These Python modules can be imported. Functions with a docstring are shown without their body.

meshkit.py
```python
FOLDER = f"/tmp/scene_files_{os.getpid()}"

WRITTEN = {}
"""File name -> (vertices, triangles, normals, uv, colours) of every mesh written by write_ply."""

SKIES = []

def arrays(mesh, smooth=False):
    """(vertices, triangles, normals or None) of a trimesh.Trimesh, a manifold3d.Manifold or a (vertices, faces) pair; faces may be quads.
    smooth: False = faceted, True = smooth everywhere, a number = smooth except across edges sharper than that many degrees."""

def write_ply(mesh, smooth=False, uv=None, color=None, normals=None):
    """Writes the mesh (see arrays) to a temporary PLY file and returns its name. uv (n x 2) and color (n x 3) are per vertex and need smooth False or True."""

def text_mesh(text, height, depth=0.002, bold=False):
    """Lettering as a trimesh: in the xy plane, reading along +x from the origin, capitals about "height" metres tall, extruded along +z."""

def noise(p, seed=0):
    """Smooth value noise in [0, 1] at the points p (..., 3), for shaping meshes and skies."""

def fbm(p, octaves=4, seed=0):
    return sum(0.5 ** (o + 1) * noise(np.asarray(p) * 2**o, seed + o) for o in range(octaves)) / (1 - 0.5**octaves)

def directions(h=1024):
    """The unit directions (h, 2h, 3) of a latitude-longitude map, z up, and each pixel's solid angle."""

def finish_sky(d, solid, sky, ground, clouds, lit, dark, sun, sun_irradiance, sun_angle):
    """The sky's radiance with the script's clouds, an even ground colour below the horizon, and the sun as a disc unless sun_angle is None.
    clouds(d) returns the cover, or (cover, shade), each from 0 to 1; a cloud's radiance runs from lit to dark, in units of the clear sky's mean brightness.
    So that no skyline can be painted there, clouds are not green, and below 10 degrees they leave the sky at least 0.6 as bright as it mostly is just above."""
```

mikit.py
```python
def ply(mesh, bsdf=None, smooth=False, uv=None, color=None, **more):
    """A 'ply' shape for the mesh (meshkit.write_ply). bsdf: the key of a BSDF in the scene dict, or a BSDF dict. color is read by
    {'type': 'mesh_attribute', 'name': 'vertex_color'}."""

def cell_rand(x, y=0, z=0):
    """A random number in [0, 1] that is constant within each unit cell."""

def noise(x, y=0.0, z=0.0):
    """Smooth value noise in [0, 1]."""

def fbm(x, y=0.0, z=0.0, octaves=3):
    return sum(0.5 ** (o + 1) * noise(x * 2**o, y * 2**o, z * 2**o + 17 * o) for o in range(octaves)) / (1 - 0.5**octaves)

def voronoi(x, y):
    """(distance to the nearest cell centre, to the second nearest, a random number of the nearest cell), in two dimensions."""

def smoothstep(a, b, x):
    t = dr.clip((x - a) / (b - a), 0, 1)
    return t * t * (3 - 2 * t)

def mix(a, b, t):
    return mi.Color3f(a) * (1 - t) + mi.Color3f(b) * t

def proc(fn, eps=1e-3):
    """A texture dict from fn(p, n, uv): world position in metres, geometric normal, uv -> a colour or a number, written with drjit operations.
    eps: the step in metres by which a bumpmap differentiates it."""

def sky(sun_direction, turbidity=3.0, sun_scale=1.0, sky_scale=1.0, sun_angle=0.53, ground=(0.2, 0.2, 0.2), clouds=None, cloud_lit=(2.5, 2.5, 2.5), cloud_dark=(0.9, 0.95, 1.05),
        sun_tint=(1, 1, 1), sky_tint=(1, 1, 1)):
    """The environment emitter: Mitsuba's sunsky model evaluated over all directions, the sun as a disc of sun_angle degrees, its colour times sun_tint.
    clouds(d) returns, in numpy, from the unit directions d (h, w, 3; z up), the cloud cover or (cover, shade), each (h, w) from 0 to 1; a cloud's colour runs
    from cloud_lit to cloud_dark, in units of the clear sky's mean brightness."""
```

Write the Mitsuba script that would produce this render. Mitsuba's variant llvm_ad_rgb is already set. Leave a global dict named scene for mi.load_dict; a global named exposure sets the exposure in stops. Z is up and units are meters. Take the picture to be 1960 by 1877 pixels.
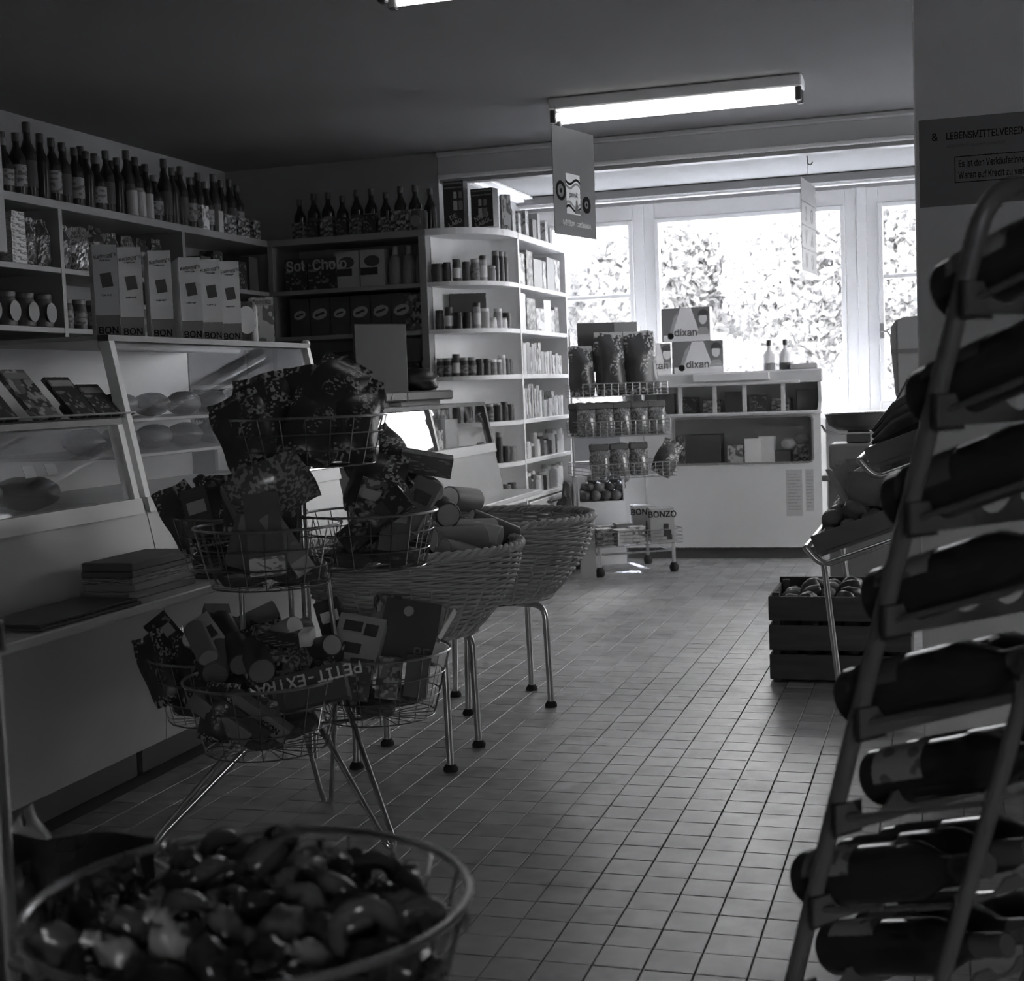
import math, numpy as np, trimesh, mitsuba as mi, mikit, meshkit
from mikit import noise, fbm, cell_rand, smoothstep, mix
import drjit as dr

scene, labels = {}, {}
T = mi.ScalarTransform4f
PI = math.pi
rng = np.random.default_rng(12)

# ------------------------------------------------------------------ camera, sky, sun, exposure
EYE = np.array([0.0, 0.0, 1.13])
yaw, pitch, roll = -0.30096, -0.07271, -0.03774
fw = np.array([math.sin(yaw)*math.cos(pitch), math.cos(yaw)*math.cos(pitch), math.sin(pitch)])
rt = np.array([math.cos(yaw), -math.sin(yaw), 0.0])
upv = np.cross(rt, fw)
up2 = -rt*math.sin(roll) + upv*math.cos(roll)
scene['camera'] = {'type': 'thinlens', 'fov': 2*math.degrees(math.atan(980/2688.0)), 'fov_axis': 'x',
                   'aperture_radius': 0.0035, 'focus_distance': 4.6, 'near_clip': 0.05, 'far_clip': 200.0,
                   'to_world': T().look_at(origin=EYE.tolist(), target=(EYE+fw).tolist(), up=up2.tolist())}
exposure = 6.05
SUN = (-0.30, 0.52, 0.82)
def cloud_cover(d):
    n = meshkit.fbm(d*np.array([3.0, 3.0, 6.0]) + 4.0, 4)
    return np.ones(d.shape[:2]), np.clip((n-0.45)*1.6, 0, 1)*0.6
scene['sky'] = mikit.sky(SUN, turbidity=4.0, sun_scale=0.30, sky_scale=1.0, sun_angle=2.0, ground=(0.3, 0.3, 0.3), clouds=cloud_cover,
                         cloud_lit=(1.15, 1.15, 1.15), cloud_dark=(0.8, 0.8, 0.8), sun_tint=(0.78, 1.0, 1.55))
LAMP_POWER = 0.055

# ------------------------------------------------------------------ materials (a black and white photograph: all greys)
def g(v): return {'type': 'rgb', 'value': [v, v, v]}
def two(d): return {'type': 'twosided', 'bsdf': d}
def mat(name, d): scene[name] = {**d, 'id': name}; return name
def matte(name, v): return mat(name, two({'type': 'diffuse', 'reflectance': g(v) if not isinstance(v, dict) else v}))
def gloss(name, v, rough=0.3, spec=0.5, **k):
    return mat(name, two({'type': 'principled', 'base_color': g(v) if not isinstance(v, dict) else v, 'roughness': rough, 'specular': spec, **k}))
def grey(fn): return mikit.proc(lambda p, n, uv: mi.Color3f(fn(p, n, uv)))

matte('m_ceiling', grey(lambda p, n, uv: 0.25 + 0.03*fbm(p.x*2, p.y*2, 3.0)))
matte('m_recess', 0.34)
matte('m_beam', 0.5)
matte('m_wall', grey(lambda p, n, uv: 0.32 + 0.05*fbm(p.x*3, p.y*3, p.z*3)))
matte('m_pillar', grey(lambda p, n, uv: 0.82 + 0.05*fbm(p.x*9, p.y*9, p.z*9)))
gloss('m_white', 0.58, 0.35)
gloss('m_cream', grey(lambda p, n, uv: 0.34 + 0.04*fbm(p.x*5, p.y*5, p.z*5)), 0.3)
gloss('m_shelf_shaded', 0.27, 0.45)  # shelf paint with the shade of the left and back runs put in
gloss('m_shelf_lit', 0.80, 0.4)  # lighter copy of the shelf paint, brightness of the corner unit put in
gloss('m_ledge', 0.5, 0.35)
gloss('m_cereal', 0.62, 0.5)
gloss('m_shelfback', 0.30, 0.5)
gloss('m_frame', 0.74, 0.4)
TX, TY, TX0, TY0 = 0.1009, 0.1022, -0.4746, 2.689
def tile_tone(p, n, uv):
    i, j = (p.x-TX0)/TX, (p.y-TY0)/TY
    return 0.17 + 0.07*cell_rand(i, j, 1) + 0.06*fbm(p.x*22, p.y*22, 2.0) - 0.05*smoothstep(0.55, 0.75, fbm(p.x*6, p.y*6, 8.0))
mat('m_tile', {'type': 'principled', 'base_color': grey(tile_tone), 'roughness': grey(lambda p, n, uv: 0.38 + 0.08*fbm(p.x*13, p.y*13, 5.0)), 'eta': 2.2, 'clearcoat': 1.0, 'clearcoat_gloss': 0.4})
matte('m_grout', 0.10)
mat('m_chrome', two({'type': 'principled', 'base_color': g(0.75), 'metallic': 1.0, 'roughness': 0.22}))
mat('m_wire', two({'type': 'principled', 'base_color': g(0.38), 'metallic': 1.0, 'roughness': 0.28}))
mat('m_alu', two({'type': 'principled', 'base_color': g(0.7), 'metallic': 0.8, 'roughness': 0.4}))
gloss('m_black', 0.025, 0.4)
gloss('m_rubber', 0.03, 0.8, 0.2)
gloss('m_dark', 0.06, 0.45)
gloss('m_plinth', 0.10, 0.6, 0.2)
gloss('m_pole', 0.10, 0.35, 0.5)
gloss('m_bottle', 0.022, 0.16, 0.6)
gloss('m_bottle_brown', 0.03, 0.15, 0.5)
gloss('m_cap', 0.08, 0.35)
matte('m_label', grey(lambda p, n, uv: 0.30 - 0.16*smoothstep(0.55, 0.62, noise(p.x*60, p.y*60, p.z*90))))
matte('m_label_dark', 0.10)
matte('m_paper', 0.75)
gloss('m_card_white', 0.78, 0.5)
gloss('m_card_light', 0.40, 0.5)
gloss('m_card_mid', 0.20, 0.5)
gloss('m_card_dark', 0.07, 0.5)
gloss('m_card_black', 0.04, 0.4)
gloss('m_sign', 0.09, 0.5)
matte('m_ink', 0.02)
matte('m_ink_mid', 0.12)
matte('m_ink_white', 0.75)
gloss('m_print_dark', grey(lambda p, n, uv: 0.035 + 0.16*smoothstep(0.60, 0.68, noise(uv.x*9, uv.y*13, 1.0))*smoothstep(0.3, 0.6, noise(uv.x*3, uv.y*3, 7.0))), 0.35)
gloss('m_print_mid', grey(lambda p, n, uv: 0.12 + 0.22*smoothstep(0.55, 0.62, noise(uv.x*8, uv.y*12, 3.0)) - 0.09*smoothstep(0.55, 0.6, noise(uv.x*5+9, uv.y*7, 2.0))), 0.45)
gloss('m_print_light', grey(lambda p, n, uv: 0.58 - 0.40*smoothstep(0.56, 0.62, noise(uv.x*7, uv.y*11, 5.0))), 0.45)
gloss('m_film_dark', grey(lambda p, n, uv: 0.05 + 0.36*smoothstep(0.58, 0.70, noise(uv.x*22, uv.y*34, 2.0))*smoothstep(0.35, 0.55, noise(uv.x*4, uv.y*5, 6.0))), 0.34, 0.5)
gloss('m_film_mid', grey(lambda p, n, uv: 0.08 + 0.17*smoothstep(0.45, 0.65, noise(uv.x*30, uv.y*30, 4.0))), 0.2, 0.7, clearcoat=0.6, clearcoat_gloss=0.9)
gloss('m_candy_dark', 0.03, 0.14, 0.7)
gloss('m_candy_mid', 0.09, 0.14, 0.7)
gloss('m_candy_light', 0.25, 0.25, 0.7)
gloss('m_wicker', grey(lambda p, n, uv: 0.36 + 0.14*fbm(p.x*40, p.y*40, p.z*60)), 0.55)
gloss('m_wood', grey(lambda p, n, uv: 0.05 + 0.06*fbm(p.x*6, p.y*30, p.z*40)), 0.7, 0.2)
gloss('m_tray', grey(lambda p, n, uv: 0.16 + 0.05*fbm(p.x*5, p.y*20, p.z*30)), 0.6, 0.3)
gloss('m_veg_dark', grey(lambda p, n, uv: 0.03 + 0.05*fbm(p.x*30, p.y*30, p.z*30)), 0.5)
gloss('m_veg_mid', grey(lambda p, n, uv: 0.09 + 0.10*fbm(p.x*25, p.y*25, p.z*25)), 0.5)
gloss('m_veg_light', grey(lambda p, n, uv: 0.22 + 0.16*fbm(p.x*25, p.y*25, p.z*25)), 0.5)
mat('m_glass', {'type': 'thindielectric', 'int_ior': 1.52})
mat('m_leaf', {'type': 'twosided', 'bsdf': {'type': 'diffuse', 'reflectance': g(0.3)}})
scene['m_leaf'] = {'type': 'principledthin', 'id': 'm_leaf', 'base_color': g(0.60), 'roughness': 0.6, 'diff_trans': 0.9, 'spec_trans': 0.0, 'eta': 1.4}
matte('m_bark', 0.12)
matte('m_yard', grey(lambda p, n, uv: 0.34 + 0.12*fbm(p.x*1.5, p.y*1.5, 1.0)))

# ------------------------------------------------------------------ naming and entries
_count = {}
def numbered(k):
    n = _count.get(k, 0); _count[k] = n+1
    return k if n == 0 else f'{k}_{n:03d}'
def M4(rot=None, t=(0, 0, 0), s=1.0):
    m = np.eye(4); m[:3, :3] = (np.eye(3) if rot is None else rot)*np.asarray(s, float); m[:3, 3] = t
    return m
def rx(a): c, s = math.cos(a), math.sin(a); return np.array([[1, 0, 0], [0, c, -s], [0, s, c]])
def ry(a): c, s = math.cos(a), math.sin(a); return np.array([[c, 0, s], [0, 1, 0], [-s, 0, c]])
def rz(a): c, s = math.cos(a), math.sin(a); return np.array([[c, -s, 0], [s, c, 0], [0, 0, 1]])
def rand_rot(r=rng):
    q = r.normal(size=4); q /= np.linalg.norm(q); w, x, y, z = q
    return np.array([[1-2*(y*y+z*z), 2*(x*y-z*w), 2*(x*z+y*w)], [2*(x*y+z*w), 1-2*(x*x+z*z), 2*(y*z-x*w)], [2*(x*z-y*w), 2*(y*z+x*w), 1-2*(x*x+y*y)]])
def basis(right, up):
    """columns: right, up, out (for lettering and flat faces)"""
    r = np.asarray(right, float); r = r/np.linalg.norm(r); u = np.asarray(up, float); u = u-r*(u@r); u /= np.linalg.norm(u)
    return np.stack([r, u, np.cross(r, u)], 1)
def shape(mesh, smooth=False):
    """A mesh (trimesh, (v, f) or (v, f, uv)) as a ply dict without a material, to be shared between entries."""
    if isinstance(mesh, dict): return mesh
    if isinstance(mesh, tuple) and len(mesh) == 3:
        return mikit.ply((mesh[0], mesh[1]), None, smooth, uv=mesh[2])
    return mikit.ply(mesh, None, smooth)
def entry(key, mesh, m, to=None, smooth=False):
    d = dict(shape(mesh, smooth)); d['bsdf'] = {'type': 'ref', 'id': m}
    if to is not None: d['to_world'] = T(np.asarray(to, float))
    scene[key] = d
    return key
def part(parent, name, mesh, m, to=None, smooth=False, label=None, kind=None):
    k = entry(numbered(parent+'__'+name), mesh, m, to, smooth)
    if label or kind: labels[k] = {**({'label': label} if label else {}), **({'kind': kind} if kind else {})}
    return k
def thing(name, label, cat, group=None):
    k = numbered(name); labels[k] = {'label': label, 'category': cat, **({'group': group} if group else {})}
    return k
def single(name, mesh, m, label, cat, group=None, to=None, smooth=False):
    k = thing(name, label, cat, group); entry(k, mesh, m, to, smooth); return k
def struct(name, mesh, m, to=None, smooth=False):
    k = numbered(name); entry(k, mesh, m, to, smooth); labels[k] = {'kind': 'structure'}; return k
def copy(proto, name, label, cat, to, group=None):
    """proto: list of (part name, ply dict, material[, parent part]); one thing with its parts under its own key"""
    if len(proto) == 1:
        return single(name, proto[0][1], proto[0][2], label, cat, group, to)
    k = thing(name, label, cat, group)
    for pn, s, m in proto: part(k, pn, s, m, to)
    return k
ORD = ['first', 'second', 'third', 'fourth', 'fifth', 'sixth', 'seventh', 'eighth', 'ninth', 'tenth', 'eleventh', 'twelfth', 'thirteenth', 'fourteenth', 'fifteenth', 'sixteenth',
       'seventeenth', 'eighteenth', 'nineteenth', 'twentieth', 'twenty-first', 'twenty-second', 'twenty-third', 'twenty-fourth', 'twenty-fifth', 'twenty-sixth', 'twenty-seventh',
       'twenty-eighth', 'twenty-ninth', 'thirtieth', 'thirty-first', 'thirty-second', 'thirty-third', 'thirty-fourth', 'thirty-fifth', 'thirty-sixth', 'thirty-seventh', 'thirty-eighth']

# ------------------------------------------------------------------ mesh helpers
_hull = {}
def bx(sx, sy, sz, c=(0, 0, 0), b=0.0):
    """box of full sizes about the centre c, edges chamfered by b"""
    x, y, z = sx/2, sy/2, sz/2
    if b <= 0:
        m = trimesh.creation.box((sx, sy, sz))
    else:
        b = min(b, x*0.9, y*0.9, z*0.9); pts = []
        for i in (-1, 1):
            for j in (-1, 1):
                for k in (-1, 1):
                    pts += [(i*x, j*(y-b), k*(z-b)), (i*(x-b), j*y, k*(z-b)), (i*(x-b), j*(y-b), k*z)]
        m = trimesh.Trimesh(pts).convex_hull
    m.apply_translation(c); return m
def span(x0, x1, y0, y1, z0, z1, b=0.0):
    return bx(x1-x0, y1-y0, z1-z0, ((x0+x1)/2, (y0+y1)/2, (z0+z1)/2), b)
def cat(*ms): return trimesh.util.concatenate([m if isinstance(m, trimesh.Trimesh) else trimesh.Trimesh(m[0], m[1], process=False) for m in ms])
def moved(m, rot=None, t=(0, 0, 0)):
    m = m.copy(); m.apply_transform(M4(rot, t)); return m
def uvbox(w, d, h):
    """box standing on z = 0, front at -y; uv 0..1 on the front, offset on the other faces"""
    x, y = w/2, d/2
    P = [[(-x, -y, 0), (x, -y, 0), (x, -y, h), (-x, -y, h)], [(x, -y, 0), (x, y, 0), (x, y, h), (x, -y, h)], [(x, y, 0), (-x, y, 0), (-x, y, h), (x, y, h)],
         [(-x, y, 0), (-x, -y, 0), (-x, -y, h), (-x, y, h)], [(-x, -y, h), (x, -y, h), (x, y, h), (-x, y, h)], [(-x, y, 0), (x, y, 0), (x, -y, 0), (-x, -y, 0)]]
    v, f, uv = [], [], []
    for i, q in enumerate(P):
        n = len(v); v += q; f += [(n, n+1, n+2), (n, n+2, n+3)]
        a, b = ((1, 1), (d/w, 1), (1, 1), (d/w, 1), (1, d/h), (1, d/h))[i]
        uv += [(1.7*i, 0), (1.7*i+a, 0), (1.7*i+a, b), (1.7*i, b)]
    return np.array(v, float), np.array(f), np.array(uv, float)
def lathe(prof, n=18):
    prof = [(max(r, 0.0), z) for r, z in prof]
    a = np.arange(n)*2*PI/n; v = []; rows = []
    for r, z in prof:
        if r < 1e-9: rows.append([len(v)]); v.append((0, 0, z))
        else: rows.append(list(range(len(v), len(v)+n))); v += [(r*math.cos(t), r*math.sin(t), z) for t in a]
    f = []
    for A, B in zip(rows[:-1], rows[1:]):
        for i in range(n):
            j = (i+1) % n
            if len(A) == 1 and len(B) == 1: continue
            if len(A) == 1: f.append((A[0], B[j], B[i]))
            elif len(B) == 1: f.append((A[i], A[j], B[0]))
            else: f += [(A[i], A[j], B[j]), (A[i], B[j], B[i])]
    return trimesh.Trimesh(v, f, process=False)
def tube(pts, r, n=8, closed=False):
    p = np.asarray(pts, float); k = len(p)
    t = (np.roll(p, -1, 0)-np.roll(p, 1, 0)) if closed else np.gradient(p, axis=0)
    t /= np.linalg.norm(t, axis=1, keepdims=True)
    u = np.cross(t[0], [0, 0, 1.0]) if abs(t[0][2]) < 0.9 else np.cross(t[0], [1.0, 0, 0])
    U = []
    for i in range(k):
        u = u-t[i]*(u@t[i]); u = u/np.linalg.norm(u); U.append(u)
    U = np.array(U); W = np.cross(t, U); a = np.arange(n)*2*PI/n
    rr = np.broadcast_to(r, (k,))
    v = (p[:, None]+rr[:, None, None]*(np.cos(a)[None, :, None]*U[:, None]+np.sin(a)[None, :, None]*W[:, None])).reshape(-1, 3)
    f = []
    for i in range(k if closed else k-1):
        i2 = (i+1) % k
        for j in range(n):
            j2 = (j+1) % n
            f += [(i*n+j, i*n+j2, i2*n+j2), (i*n+j, i2*n+j2, i2*n+j)]
    if not closed:
        for i, s in ((0, -1), (k-1, 1)):
            c = len(v); v = np.vstack([v, p[i]])
            f += [(c, i*n+j, i*n+(j+1) % n) if s > 0 else (c, i*n+(j+1) % n, i*n+j) for j in range(n)]
    return trimesh.Trimesh(v, f, process=False)
def bend(pts, rad=0.03, seg=5):
    """polyline with rounded corners"""
    P = [np.asarray(p, float) for p in pts]; out = [P[0]]
    for a, b, c in zip(P[:-2], P[1:-1], P[2:]):
        u, w = (a-b), (c-b); lu, lw = np.linalg.norm(u), np.linalg.norm(w); d = min(rad, lu*0.45, lw*0.45)
        p0, p2 = b+u/lu*d, b+w/lw*d
        for s in np.linspace(0, 1, seg+1): out.append((1-s)**2*p0+2*s*(1-s)*b+s*s*p2)
    out.append(P[-1]); return np.array(out)
def ring(R, z, n=40, c=(0, 0)):
    a = np.arange(n)*2*PI/n
    return np.stack([c[0]+R*np.cos(a), c[1]+R*np.sin(a), np.full(n, z)], 1)
def bag(w, h, d, seed=0, nx=11, nz=13, pinch=0.8, seal=0.08):
    """filled pillow bag standing on z = 0, front at -y, sealed flat at the top"""
    us = np.linspace(-1, 1, nx); ts = np.linspace(0, 1, nz); r = np.random.default_rng(seed); ph = r.uniform(0, 6, 4)
    v, uv = [], []
    for s in (-1, 1):
        for tt in ts:
            fill = np.clip((1-tt-seal)/0.25, 0, 1)**0.6*np.clip(0.55+tt/0.15*0.5, 0.3, 1)
            ww = w/2*(1-0.10*(1-fill)+0.04*math.sin(tt*9+ph[0])) * (pinch+(1-pinch)*min(1, tt*3+0.6))
            for u in us:
                th = d/2*fill*max(0.0, 1-abs(u)**2.4)**0.7
                wr = 0.06*d*math.sin(u*7+tt*11+ph[1])*math.sin(tt*8+ph[2]+u*3)
                v.append((u*ww, s*(th+wr*(th > 0.01*d)), tt*h+0.02*h*math.sin(u*3+ph[3])*tt)); uv.append((u*0.5+0.5, tt))
    f = []
    N = nx*nz
    for si in (0, 1):
        for i in range(nz-1):
            for j in range(nx-1):
                a = si*N+i*nx+j; q = (a, a+1, a+nx+1, a+nx)
                f += [(q[0], q[1], q[2]), (q[0], q[2], q[3])] if si == 0 else [(q[0], q[2], q[1]), (q[0], q[3], q[2])]
    for j in range(nx-1): f += [(j, N+j+1, j+1), (j, N+j, N+j+1)]
    return np.array(v), np.array(f), np.array(uv)
def blob(r, seed=0, amp=0.12, sub=2, freq=2.0):
    m = trimesh.creation.icosphere(sub, 1.0); v = m.vertices
    k = 1+amp*2*(meshkit.noise(v*freq+seed*7.3)-0.5)
    return trimesh.Trimesh(v*k[:, None]*np.asarray(r, float), m.faces, process=False)
_text = {}
def text(s, h, depth=0.0008, bold=False, center=True):
    k = (s, h, depth, bold, center)
    if k not in _text:
        m = meshkit.text_mesh(s, h, depth, bold)
        if center: m.apply_translation((-(m.bounds[0][0]+m.bounds[1][0])/2, 0, 0))
        _text[k] = shape(m)
    return _text[k]
def cyl(r, h, n=16, c=(0, 0, 0), b=0.0):
    b = b or r*0.06
    m = lathe([(0, 0), (r-b, 0), (r, b), (r, h-b), (r-b, h), (0, h)], n); m.apply_translation(c); return m
# ------------------------------------------------------------------ the setting: floor of single tiles, walls, ceiling, beam, windows
H_C, Y_WIN, X_L, X_R, Y_REAR = 2.50, 9.5, -4.15, 1.95, -1.6
struct('floor', span(X_L, X_R, Y_REAR, Y_WIN+0.2, -0.12, -0.0016), 'm_grout')
def tile_mesh(x, y):
    a, b = TX/2-0.0011, TY/2-0.0011; c = 0.0012; lo, z = -0.0025, 0.0
    v = [(sx*a, sy*b, lo) for sx, sy in ((-1, -1), (1, -1), (1, 1), (-1, 1))] + [(sx*a, sy*b, z-c) for sx, sy in ((-1, -1), (1, -1), (1, 1), (-1, 1))] + [(sx*(a-c), sy*(b-c), z) for sx, sy in ((-1, -1), (1, -1), (1, 1), (-1, 1))]
    f = []
    for o in (0, 4):
        for i in range(4):
            j = (i+1) % 4; f += [(o+i, o+j, o+4+j), (o+i, o+4+j, o+4+i)]
    f += [(8, 9, 10), (8, 10, 11)]
    return np.array(v, float)+[x, y, 0], np.array(f)
cells = []
for i in range(-18, 24):
    for j in range(-18, 67):
        x, y = TX0+(i+0.5)*TX, TY0+(j+0.5)*TY
        if x > X_R-0.03 or y > Y_WIN-0.03: continue
        q = np.array([x, y, 0])-EYE; d = q@fw; u, w = q@rt/d, q@upv/d
        u, w = u*math.cos(roll)+w*math.sin(roll), -u*math.sin(roll)+w*math.cos(roll)
        seen = d > 1 and abs(u) < 0.365 and abs(w) < 0.349 and not (x < -0.55 and y < 2.75) and not (x > -0.12) and x > -1.75
        cells.append((-1/d**2.5 if seen else d, x, y))
cells.sort()
tile_ply = shape(tile_mesh(0, 0)); rest_v, rest_f, n0 = [], [], 0
for k, (s, x, y) in enumerate(cells):
    dz = 0.0004*math.sin(k*12.9898)
    if k < 300: part('floor', 'tile', tile_ply, 'm_tile', M4(None, (x, y, dz)))
    else:
        v, f = tile_mesh(x, y); v[:, 2] += dz; rest_v.append(v); rest_f.append(f+n0); n0 += len(v)
part('floor', 'tile_field', (np.vstack(rest_v), np.vstack(rest_f)), 'm_tile', kind='stuff', label='small pale square floor tiles further off')

struct('ceiling', span(X_L-0.2, X_R+0.2, Y_REAR-0.2, 7.9, H_C, H_C+0.15), 'm_ceiling')
struct('ceiling', span(-2.95, X_R+0.2, 7.9, Y_WIN+0.2, 2.425, 2.65), 'm_recess')
struct('wall_left', span(X_L-0.2, X_L, Y_REAR-0.2, 7.9, -0.1, 2.6), 'm_wall')
struct('wall_back', span(X_L, -2.78, 7.75, 7.9, -0.1, 2.6), 'm_wall')
struct('wall_side', span(-2.95, -2.78, 7.9, Y_WIN+0.2, -0.1, 2.6), 'm_wall')
struct('wall_right', cat(span(X_R, X_R+0.2, Y_REAR-0.2, 6.7, -0.1, 2.6), span(X_R, X_R+0.2, 9.1, Y_WIN+0.2, -0.1, 2.6), span(X_R, X_R+0.2, 6.7, 9.1, -0.1, 0.55), span(X_R, X_R+0.2, 6.7, 9.1, 2.3, 2.6)), 'm_wall')
# the glazed shop front in the right wall, hidden by the pillar: it lights the end shelf, the far counter and the floor
sf = struct('window_4', cat(*[span(X_R+0.06, X_R+0.14, y-0.03, y+0.03, 0.55, 2.3) for y in (6.73, 7.9, 9.07)], span(X_R+0.06, X_R+0.14, 6.7, 9.1, 0.55, 0.62), span(X_R+0.06, X_R+0.14, 6.7, 9.1, 2.24, 2.3)), 'm_frame')
for y0, y1 in ((6.76, 7.87), (7.93, 9.04)):
    part(sf, 'pane', (np.array([(X_R+0.1, y0, 0.62), (X_R+0.1, y1, 0.62), (X_R+0.1, y1, 2.24), (X_R+0.1, y0, 2.24)]), np.array([(0, 1, 2), (0, 2, 3)])), 'm_glass')
struct('wall_rear', cat(span(X_L-0.2, 0.35, Y_REAR-0.2, Y_REAR, -0.1, 2.6), span(1.5, X_R+0.2, Y_REAR-0.2, Y_REAR, -0.1, 2.6), span(0.35, 1.5, Y_REAR-0.2, Y_REAR, -0.1, 0.3), span(0.35, 1.5, Y_REAR-0.2, Y_REAR, 1.55, 2.6)), 'm_wall')
# small unseen glazed opening, added behind the camera to light the pillar face
dr5 = struct('window_5', cat(*[span(x-0.03, x+0.03, Y_REAR-0.12, Y_REAR-0.06, 0.3, 1.55) for x in (0.38, 1.47)], span(0.35, 1.5, Y_REAR-0.12, Y_REAR-0.06, 0.3, 0.36), span(0.35, 1.5, Y_REAR-0.12, Y_REAR-0.06, 1.49, 1.55)), 'm_frame')
part(dr5, 'pane', (np.array([(0.4, Y_REAR-0.09, 0.36), (1.45, Y_REAR-0.09, 0.36), (1.45, Y_REAR-0.09, 1.49), (0.4, Y_REAR-0.09, 1.49)]), np.array([(0, 1, 2), (0, 2, 3)])), 'm_glass')
pl = struct('wall_pillar', span(-0.075, X_R, 4.3, 4.72, -0.05, 2.52, 0.004), 'm_pillar')
struct('wall_window', cat(span(-2.78, X_R, Y_WIN, Y_WIN+0.2, -0.1, 0.88), span(-2.78, X_R, Y_WIN, Y_WIN+0.2, 2.34, 2.6), span(0.225, X_R, Y_WIN, Y_WIN+0.2, 0.88, 2.34)), 'm_wall')
bm = struct('beam', span(-2.78, X_R, 7.745, 7.98, 2.365, 2.52, 0.003), 'm_beam')
part(bm, 'moulding', span(-2.78, X_R, 7.71, 7.75, 2.468, 2.499, 0.008), 'm_beam')
part(bm, 'moulding', span(-2.78, X_R, 7.73, 7.76, 2.345, 2.37, 0.006), 'm_frame')
part(bm, 'edge_strip', span(-2.78, X_R, 7.77, 7.85, 2.325, 2.366, 0.004), 'm_shelf_shaded')
cr = struct('trim_1', span(-2.78, X_R, 9.30, 9.36, 2.365, 2.42, 0.004), 'm_card_mid')
part(cr, 'rail', span(-2.78, X_R, 9.36, 9.40, 2.35, 2.39, 0.004), 'm_frame')
struct('trim_2', cat(span(-2.78, -2.72, 7.9, 9.3, 2.385, 2.424, 0.006), span(-2.72, -2.66, 7.9, 9.3, 2.405, 2.424, 0.004)), 'm_frame')
sl = struct('window_sill', span(-2.78, 0.9, 9.22, Y_WIN+0.1, 0.86, 0.90, 0.006), 'm_frame')
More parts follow.
